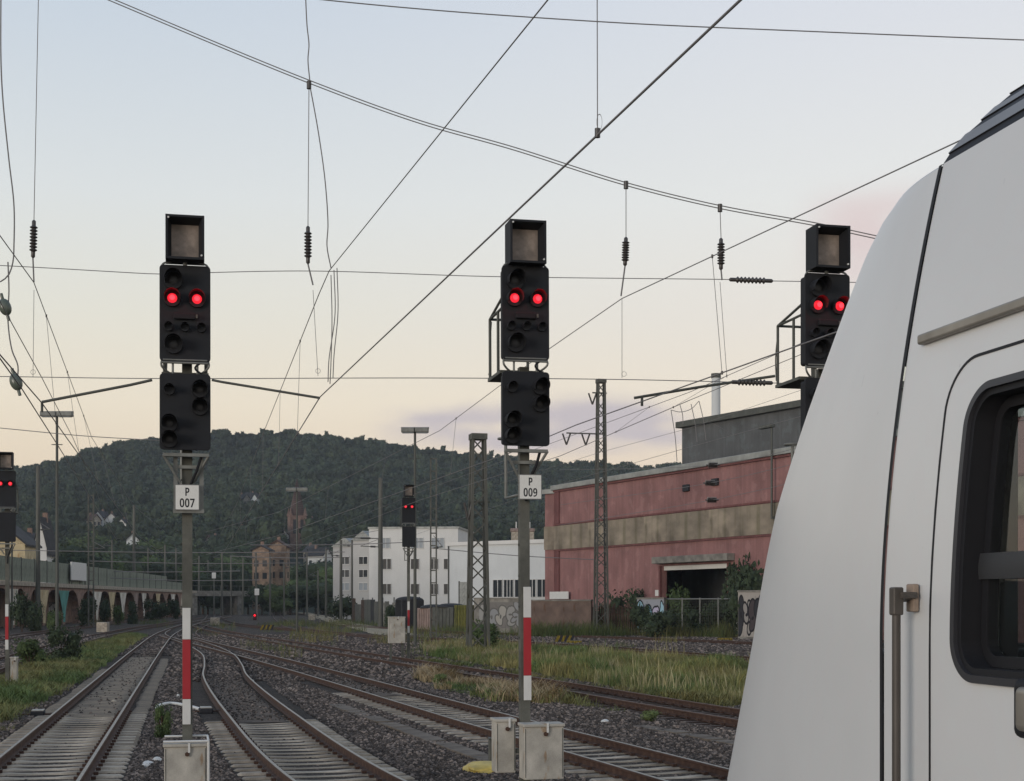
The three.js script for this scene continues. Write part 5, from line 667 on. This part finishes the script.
// ---------------------------------------------------------------- white train
{
  const TH = 0.2164, HW = 1.4, D = 2.15, C = D + HW, o = thing('train', 'white train cab at right with side door and window', 'train', [Math.cos(TH) * C, 0, -Math.sin(TH) * C], TH);
  // local: x to the right of the track, forward is -z (s = -z)
  const S0 = 4.27, hw = (y) => HW - 0.1 * Math.max(0, y - 2.45) ** 1.75 - (y < 1.1 ? 0.1 * (1.1 - y) ** 2 : 0);
  const LT = [[0.45, 3.33], [1.0, 3.34], [1.706, 3.151], [2.085, 2.896], [2.408, 2.672], [2.743, 2.49], [2.953, 2.37], [3.118, 2.223], [3.326, 2.025], [3.531, 1.812], [3.7, 1.64], [3.856, 1.46], [3.93, 1.31], [3.98, 1.07], [4.01, 0.78], [4.03, 0.4], [4.035, 0.05]];
  const nl = (y) => { let k = 1; while (k < LT.length - 1 && y > LT[k][0]) k++; const a = LT[k - 1], b = LT[k], c = LT[Math.min(k + 1, LT.length - 1)], z = LT[Math.max(k - 2, 0)], t = clamp((y - a[0]) / (b[0] - a[0]), 0, 1); return lerp(a[1], b[1], t); };
  const paint = new THREE.MeshPhysicalMaterial({ color: rgb(0.675, 0.68, 0.68), roughness: 0.34, map: T.body, side: THREE.DoubleSide }), rubber = mat(0.006, 0.006, 0.008, { roughness: 0.7 }), steel = mat(0.125, 0.108, 0.098, { roughness: 0.55, metalness: 0.2, map: T.metal }), lining = mat(0.34, 0.34, 0.33), strip = mat(0.36, 0.33, 0.30, { roughness: 0.45, metalness: 0.4, map: T.metal });
  const glass = new THREE.MeshPhysicalMaterial({ color: rgb(0.86, 0.9, 0.9), roughness: 0.02, transmission: 1, thickness: 0, ior: 1.5, side: THREE.DoubleSide });
  function surf(nu, nv, fn, keep = () => true, t = 1) { const pos = [], uv = [], idx = []; for (let i = 0; i <= nu; i++) for (let j = 0; j <= nv; j++) { const p = fn(i / nu, j / nv); pos.push(p.x, p.y, p.z); uv.push(p.u ?? i / nu, p.v ?? j / nv); } for (let i = 0; i < nu; i++) for (let j = 0; j < nv; j++) if (keep((i + 0.5) / nu, (j + 0.5) / nv)) { const a = i * (nv + 1) + j, b = a + nv + 1; idx.push(a, b, a + 1, b, b + 1, a + 1); } const g = new THREE.BufferGeometry(); g.setAttribute('position', new THREE.Float32BufferAttribute(pos, 3)); g.setAttribute('uv', new THREE.Float32BufferAttribute(uv, 2)); g.setIndex(idx); g.computeVertexNormals(); return g; }
  // window and door outlines on the side, in s and y
  const WN = { s0: 3.25, s1: 3.818, y0: 2.345, y1: 3.175, r: 0.11 }, DR = { s0: 3.02, s1: 3.963, y0: 0.95, y1: 3.275, r: 0.15 };
  const inRR = (R, s, y, g = 0) => { const cx = clamp(s, R.s0 + R.r, R.s1 - R.r), cy = clamp(y, R.y0 + R.r, R.y1 - R.r); return Math.hypot(s - cx, y - cy) < R.r + g; };
  const Y0 = 0.55, YT = 3.97;
  for (const side of [-1, 1]) {
    part(o, 'side_wall', surf(190, 340, (u, v) => { const s = lerp(2.45, S0 - 0.012, u), y = lerp(Y0, YT, v); return { x: side * hw(y), y, z: -s, u: s / 2.3, v: y / 2.3 }; }, (u, v) => !inRR(WN, lerp(2.45, S0 - 0.012, u), lerp(Y0, YT, v), 0.002)), paint);
    part(o, 'side_wall', surf(30, 40, (u, v) => { const s = lerp(-22, 2.45, u), y = lerp(Y0, YT, v); return { x: side * hw(y), y, z: -s, u: s / 2.3, v: y / 2.3 }; }), paint);
    const ring = (R, g0, g1, d0, d1, n = 16) => { // bent frame following the side
      const P = []; const arc = (cx, cy, a0) => { for (let k = 0; k <= n; k++) { const a = a0 + k / n * Math.PI / 2; P.push([cx, cy, Math.cos(a), Math.sin(a)]); } }; const seg = (a, b, nx, ny) => { for (let k = 1; k < 14; k++) P.push([lerp(a[0], b[0], k / 14), lerp(a[1], b[1], k / 14), nx, ny, 1]); };
      arc(R.s1 - R.r, R.y1 - R.r, 0); arc(R.s0 + R.r, R.y1 - R.r, Math.PI / 2); seg([R.s0, R.y1 - R.r], [R.s0, R.y0 + R.r], -1, 0); arc(R.s0 + R.r, R.y0 + R.r, Math.PI); arc(R.s1 - R.r, R.y0 + R.r, Math.PI * 1.5); seg([R.s1, R.y0 + R.r], [R.s1, R.y1 - R.r], 1, 0);
      const at2 = ([cx, cy, nx, ny, flat], g) => flat ? [cx + nx * g, cy + ny * g] : [cx + nx * (R.r + g), cy + ny * (R.r + g)], pos = [], idx = [], m = P.length;
      for (const p of P) for (const [g, d] of [[g0, d0], [g0, d1], [g1, d1], [g1, d0]]) { const [s, y] = at2(p, g); pos.push(side * (hw(y) + d), y, -s); } for (let i = 0; i < m; i++) for (let k = 0; k < 4; k++) { const a = i * 4 + k, b = i * 4 + (k + 1) % 4, c = ((i + 1) % m) * 4 + k, d = ((i + 1) % m) * 4 + (k + 1) % 4; idx.push(a, b, c, b, d, c); }
      const G = new THREE.BufferGeometry(); G.setAttribute('position', new THREE.Float32BufferAttribute(pos, 3)); G.setIndex(idx); const h = G.toNonIndexed(); h.computeVertexNormals(); return h;
    };
    const pane = (R, d, y0 = R.y0, y1 = R.y1) => surf(24, 36, (u, v) => { const s = lerp(R.s0, R.s1, u), y = lerp(y0, y1, v); return { x: side * (hw(y) + d), y, z: -s }; }, (u, v) => inRR(R, lerp(R.s0, R.s1, u), lerp(y0, y1, v), 0.005));
    const door = part(o, 'cab_door', ring(DR, -0.0045, 0.0045, -0.004, 0.0022, 12), rubber, { label: 'cab door outlined by a black rubber seam' });
    const win = part(o, 'side_window', ring(WN, -0.009, 0.013, -0.004, 0.01), mat(0.03, 0.03, 0.034, { roughness: 0.5 }), { label: 'rounded cab side window in a black rubber frame' });
    part(win, 'reveal', ring(WN, -0.028, -0.005, -0.085, -0.003), rubber); part(win, 'inner_frame', ring(WN, -0.062, -0.03, -0.1, -0.065), rubber); part(win, 'pane', pane(WN, -0.07), glass); part(win, 'sash_rail', surf(6, 4, (u, v) => { const s = lerp(WN.s0 + 0.02, WN.s1 - 0.02, u), y = lerp(2.625, 2.70, v); return { x: side * (hw(y) - 0.055 + 0.004 * Math.sin(v * Math.PI)), y, z: -s }; }), mat(0.032, 0.033, 0.035, { roughness: 0.6 })); part(win, 'lower_pane', pane({ ...WN, s0: WN.s0 + 0.06, s1: WN.s1 - 0.06, y0: WN.y0 + 0.06, y1: 2.63, r: 0.05 }, -0.105), new THREE.MeshPhysicalMaterial({ color: rgb(0.35, 0.37, 0.38), roughness: 0.05, transmission: 1, thickness: 0, side: THREE.DoubleSide }));
    part(o, 'drip_rail', sweepLine([V(side * (hw(3.38) - 0.004), 3.38, -4.163), V(side * (hw(3.38) - 0.004), 3.38, 20)], 0.032, 0.03), strip);
    part(o, 'body_seam', surf(1, 200, (u, v) => { const y = lerp(Y0, 3.969, v), s = S0 + lerp(-0.010, 0.010, u); return { x: side * (hw(y) + 0.004), y, z: -s }; }), rubber, { label: 'black joint between cab mask and side wall' });
    // grab rail with brackets
    const hs = 4.03, hx = side * (HW + 0.075), gr = part(o, 'grab_rail', [tube([V(hx, 0.9, -hs), V(hx, 1.7, -hs), V(hx, 2.56, -hs)], 0.0135, 8, 12)], steel); part(gr, 'bracket', [rbox(-0.017, 0.017, 2.52, 2.605, -0.017, 0.017, 0.006).translate(hx, 0, -hs), bar(V(hx, 2.575, -hs), V(side * (HW + 0.02), 2.575, -hs - 0.012), 0.018, 0.06)], steel); part(gr, 'mounting_plate', rbox(-0.01, 0.01, 2.53, 2.615, -0.024, 0.024, 0.005).translate(side * (HW + 0.012), 0, -hs - 0.018), mat(0.34, 0.27, 0.225, { map: T.cabinet }));
    const dh = part(o, 'door_handle', rbox(-0.03, 0.03, 2.2, 2.36, -0.11, 0.11, 0.025).translate(side * (HW + 0.005), 0, -3.36), rubber); part(dh, 'grip', rbox(-0.035, 0.035, 2.22, 2.34, -0.085, 0.085, 0.02).translate(side * (HW + 0.012), 0, -3.355), strip);
  }
  function sweepLine(pts, h, d) { const [a, b] = pts, sx = Math.sign(a.x); return rbox(Math.min(a.x, a.x + sx * d), Math.max(a.x, a.x + sx * d), a.y - h / 2, a.y + h / 2, a.z, b.z, 0.008, 1); }
  // curved cab mask with windscreen opening
  const nose = (th, y, grow = 0) => { const s = Math.sin(th), c = Math.cos(th), w = Math.min(hw(y), y > 3.97 ? hw(3.97) * Math.sqrt(clamp((4.04 - y) / 0.07, 0, 1)) : 9); return { x: Math.sign(c) * (w + grow) * Math.pow(Math.abs(c), 2 / 2.6), y, z: -(S0 + 0.012 + (nl(y) + grow) * s), u: th * 1.3, v: y / 2.3 }; };
  const isScreen = (th, y) => y > 2.35 && y < 3.62 && Math.abs(th - Math.PI / 2) < 0.62 - 0.1 * smooth(3.3, 3.62, y);
  const yv = (v) => v < 0.8 ? lerp(Y0 - 0.1, 3.9, v / 0.8) : 3.9 + 0.135 * Math.sin((v - 0.8) / 0.2 * Math.PI / 2);
  part(o, 'cab_mask', surf(96, 150, (u, v) => nose(u * Math.PI, yv(v)), (u, v) => !isScreen(u * Math.PI, yv(v))), paint, { label: 'smooth curved white cab front' });
  part(o, 'windscreen', surf(60, 80, (u, v) => nose(Math.PI / 2 + (u * 2 - 1) * 0.63, lerp(2.33, 3.64, v), -0.012)), new THREE.MeshPhysicalMaterial({ color: rgb(0.7, 0.76, 0.75), roughness: 0.02, transmission: 1, thickness: 0, side: THREE.DoubleSide }));
  // ribbed roof shoulder
  const prof = [[1.2, 3.97], [1.168, 4.01], [1.107, 4.076], [1.053, 4.126], [1.003, 4.172], [0.95, 4.22], [0.6, 4.36], [0, 4.4]], roofM = mat(0.22, 0.22, 0.235, { roughness: 0.45, map: T.metal });
  prof[0] = [hw(3.97), 3.97];
  const full = [[...prof[0], false]]; for (let k = 0; k < prof.length - 1; k++) { const [a, b] = [prof[k], prof[k + 1]]; if (k < 6 && k % 2 === 0) full.push([a[0] - 0.003, a[1] - 0.001, true], [b[0] - 0.004, b[1] - 0.004, true], [...b, true]); else full.push([...b, false]); }
  for (const side of [-1, 1]) for (let k = 0; k < full.length - 1; k++) { const dk = full[k + 1][2]; part(o, dk ? 'roof_groove' : 'roof_rib', surf(1, 1, (u, v) => { const p = full[k + (v > 0.5 ? 1 : 0)]; return { x: side * p[0], y: p[1], z: u > 0.5 ? 22 : -(S0 + 0.002), u: u * 8, v: k }; }), dk ? rubber : roofM); }
  { const pos = []; for (const side of [-1, 1]) for (let k = 0; k < full.length - 1; k++) pos.push(0, 3.9, 0, side * full[k][0], full[k][1], 0, side * full[k + 1][0], full[k + 1][1], 0); const g = new THREE.BufferGeometry(); g.setAttribute('position', new THREE.Float32BufferAttribute(pos, 3)); g.computeVertexNormals(); part(o, 'roof_front', g.translate(0, 0, -(S0 + 0.001)), roofM); }
  // inside of the cab, underframe
  part(o, 'cab_floor', box(-1.28, 1.28, 1.15, 1.22, -5.2, 22, 1), mat(0.05, 0.05, 0.055)); part(o, 'cab_bulkhead', box(-1.3, 1.3, 1.2, 3.9, -2.4, -2.3, 1), lining); part(o, 'cab_ceiling', surf(1, 1, (u, v) => ({ x: lerp(-1.16, 1.16, u), y: 3.72, z: lerp(-4.6, -2.4, v) })), lining); part(o, 'interior_pillar', rbox(-0.87, -0.73, 1.25, 3.7, -4.63, -4.57, 0.01), mat(0.78, 0.78, 0.76));
  part(o, 'driver_desk', [rbox(-0.9, 0.9, 1.3, 2.12, -5.9, -5.3, 0.08), rbox(-0.8, 0.8, 2.1, 2.35, -6.0, -5.75, 0.06)], mat(0.06, 0.06, 0.065)); part(o, 'driver_seat', [rbox(-0.25, 0.25, 1.6, 1.74, -4.7, -4.2, 0.06), rbox(-0.24, 0.24, 1.74, 2.45, -4.24, -4.1, 0.06), rod(V(0, 1.2, -4.45), V(0, 1.62, -4.45), 0.06)], mat(0.03, 0.035, 0.05));
  part(o, 'underframe', box(-1.2, 1.2, 0.5, 1.0, -5.6, 22, 2), M.dark); for (const z of [-5.6, -3.0]) for (const s of [-1, 1]) part(o, 'wheel', new THREE.CylinderGeometry(0.43, 0.43, 0.12, 28).rotateZ(Math.PI / 2).translate(s * 0.75, 0.432, z), M.railDull);
}
{ // platform the picture is taken from
  const o = struct('platform', (() => { const g = box(-3.1, 0, -0.3, 0.9, -8, 24, 2); g.rotateY(0.2164); return g.translate(Math.cos(0.2164) * 1.85, 0, -Math.sin(0.2164) * 1.85); })(), mat(0.5, 0.49, 0.47, { map: T.concrete }));
}

// ---------------------------------------------------------------- small things on the ballast
function lump(seed, sx, sy, sz) { const g = new THREE.IcosahedronGeometry(1, 3), p = g.attributes.position; for (let i = 0; i < p.count; i++) { const x = p.getX(i), y = p.getY(i), z = p.getZ(i), k = 0.72 + 0.5 * fbm(x * 2 + 5, y * 2 + z * 2.3 + 9, seed, 3); p.setXYZ(i, x * k * sx, y * k * sy, z * k * sz); } g.computeVertexNormals(); return uvm(g, 0.6); }
function drop(px, py, name, label, category, geo, m, turn = 0, group, lift = 0) { const [x, Z] = gnd(px, py, GY), o = solo(name, label, category, geo, m, group); o.position.set(x, GY + lift, -Z); o.rotation.y = turn; return o; }
{ const o = drop(485, 772, 'crumpled_sheet', 'crumpled yellow plastic sheet on the ballast by P 009', 'plastic sheet', lump(4, 0.36, 0.12, 0.42), mat(0.72, 0.55, 0.13, { map: T.cabinet, roughness: 0.5 }), 0.3, undefined, 0.05); part(o, 'rusty_piece', lump(9, 0.2, 0.05, 0.3).translate(0.08, -0.03, 0.22), M.railRust); }
for (const [px, py, lab] of [[38, 716, 'small black point motor with pale lid beside the straight track'], [206, 713, 'small black point motor with pale lid beside the curving track']]) { const [x, Z] = gnd(px, py, GY), o = thing('point_motor', lab, 'point motor', [x, GY, -Z], 0.25); part(o, 'housing', rbox(-0.16, 0.16, 0, 0.13, -0.25, 0.25, 0.03), M.dark); part(o, 'lid', rbox(-0.14, 0.14, 0.13, 0.155, -0.22, 0.22, 0.012), M.boxPaint); part(o, 'rod', rod(V(-0.6, 0.05, 0.05), V(0.6, 0.05, 0.05), 0.02), M.railDull); }
{ const pts = [[156, 713], [160, 708], [170, 706], [185, 708], [200, 712]].map(([x, y]) => { const [a, Z] = gnd(x, y, GY); return V(a, GY + 0.07, -Z); }); solo('cable_conduit', 'bent pale cable conduit running behind the P 007 mast', 'conduit', tube(pts, 0.045, 8, 40), M.white); }
const r9 = rng(99);
[[114, 703], [178, 697], [341, 690], [290, 690], [157, 762], [146, 768], [236, 667], [318, 652], [382, 664], [394, 650], [605, 723], [560, 727], [248, 638], [252, 682], [148, 765], [430, 712], [350, 655], [700, 650], [630, 646], [667, 636], [456, 650], [212, 640], [311, 645], [524, 729]].forEach(([px, py], i) => drop(px, py, 'litter_scrap', 'pale scrap of litter lying on the dark ballast', 'litter', lump(40 + i, 0.05 + 0.06 * r9(), 0.035 + 0.03 * r9(), 0.05 + 0.06 * r9()), i % 3 ? M.white : M.coping, r9() * 6, 'pale litter scraps on the ballast', 0.03));
[[266, 630, 'striped yellow and black marker left of the distant cabinet'], [563, 643, 'striped yellow and black marker below the rusty wall']].forEach(([px, py, label]) => { const [x, Z] = gnd(px, py, GY), o = thing('striped_marker', label, 'marker', [x, GY, -Z], 0.2); for (let i = 0; i < 6; i++) { const s = new THREE.Shape(); const a = -0.6 + i * 0.2; s.moveTo(a, 0); s.lineTo(a + 0.2, 0); s.lineTo(a + 0.42, 0.5); s.lineTo(a + 0.22, 0.5); part(o, 'stripe', slab(s, 0.06, -0.03), i % 2 ? M.dark : M.yellow); } part(o, 'foot', box(-0.6, 0.8, -0.2, -0.002, -0.1, 0.1), M.concrete); });
[[574, 644, 'flat yellow block beside the striped marker'], [725, 641, 'flat yellow block on the track before the gateway']].forEach(([px, py, label]) => { const o = drop(px, py, 'yellow_block', label, 'block', rbox(-0.5, 0.5, 0, 0.22, -0.3, 0.3, 0.05), M.yellow); part(o, 'foot', box(-0.4, 0.4, -0.1, 0, -0.2, 0.2), M.concrete); });
{ // concrete blocks and dwarf signals at the far switches
  for (const [px, py, label] of [[215, 625, 'pale block by the far switches'], [103, 632, 'pale block before the arcade'], [312, 620, 'pale block on the far sandy strip']]) drop(px, py, 'concrete_block', label, 'block', rbox(-0.5, 0.5, -0.1, 0.9, -0.4, 0.4, 0.06, 1), M.coping);
  const [x, Z] = gnd(255, 620, GY), o = thing('dwarf_signal', 'tiny red light low between the far tracks', 'dwarf signal', [x, GY, -Z]); part(o, 'case', rbox(-0.28, 0.28, 0, 1.0, -0.2, 0.2, 0.08), M.dark); const h = part(o, 'lamp', new THREE.SphereGeometry(0.17, 14, 10).translate(0, 0.7, 0.2), litRed); part(o, 'foot', box(-0.2, 0.2, -0.2, 0, -0.2, 0.2), M.concrete); const l = new THREE.PointLight(0xff1515, 1, 6); l.position.set(0, 0.7, 0.6); l.castShadow = true; o.add(l);
  for (const [px, pt, pb, lab] of [[257, 588, 620, 'slim post with a small white plate between the far tracks'], [214, 572, 618, 'slim post with a white plate before the dark bridge']]) { const [a, Zz] = gnd(px, pb, GY), hh = at(px, pt, Zz).y - GY, q = thing('plate_post', lab, 'sign post', [a, GY, -Zz]); part(q, 'post', rod(V(0, -0.1, 0), V(0, hh, 0), 0.07), M.galv); part(q, 'plate', rbox(-0.35, 0.35, hh - 1.1, hh - 0.1, 0.08, 0.13, 0.03), M.white); }
}
scene.fog = new THREE.FogExp2(0xc4cdd6, 0.00013);
renderer.render(scene, camera);
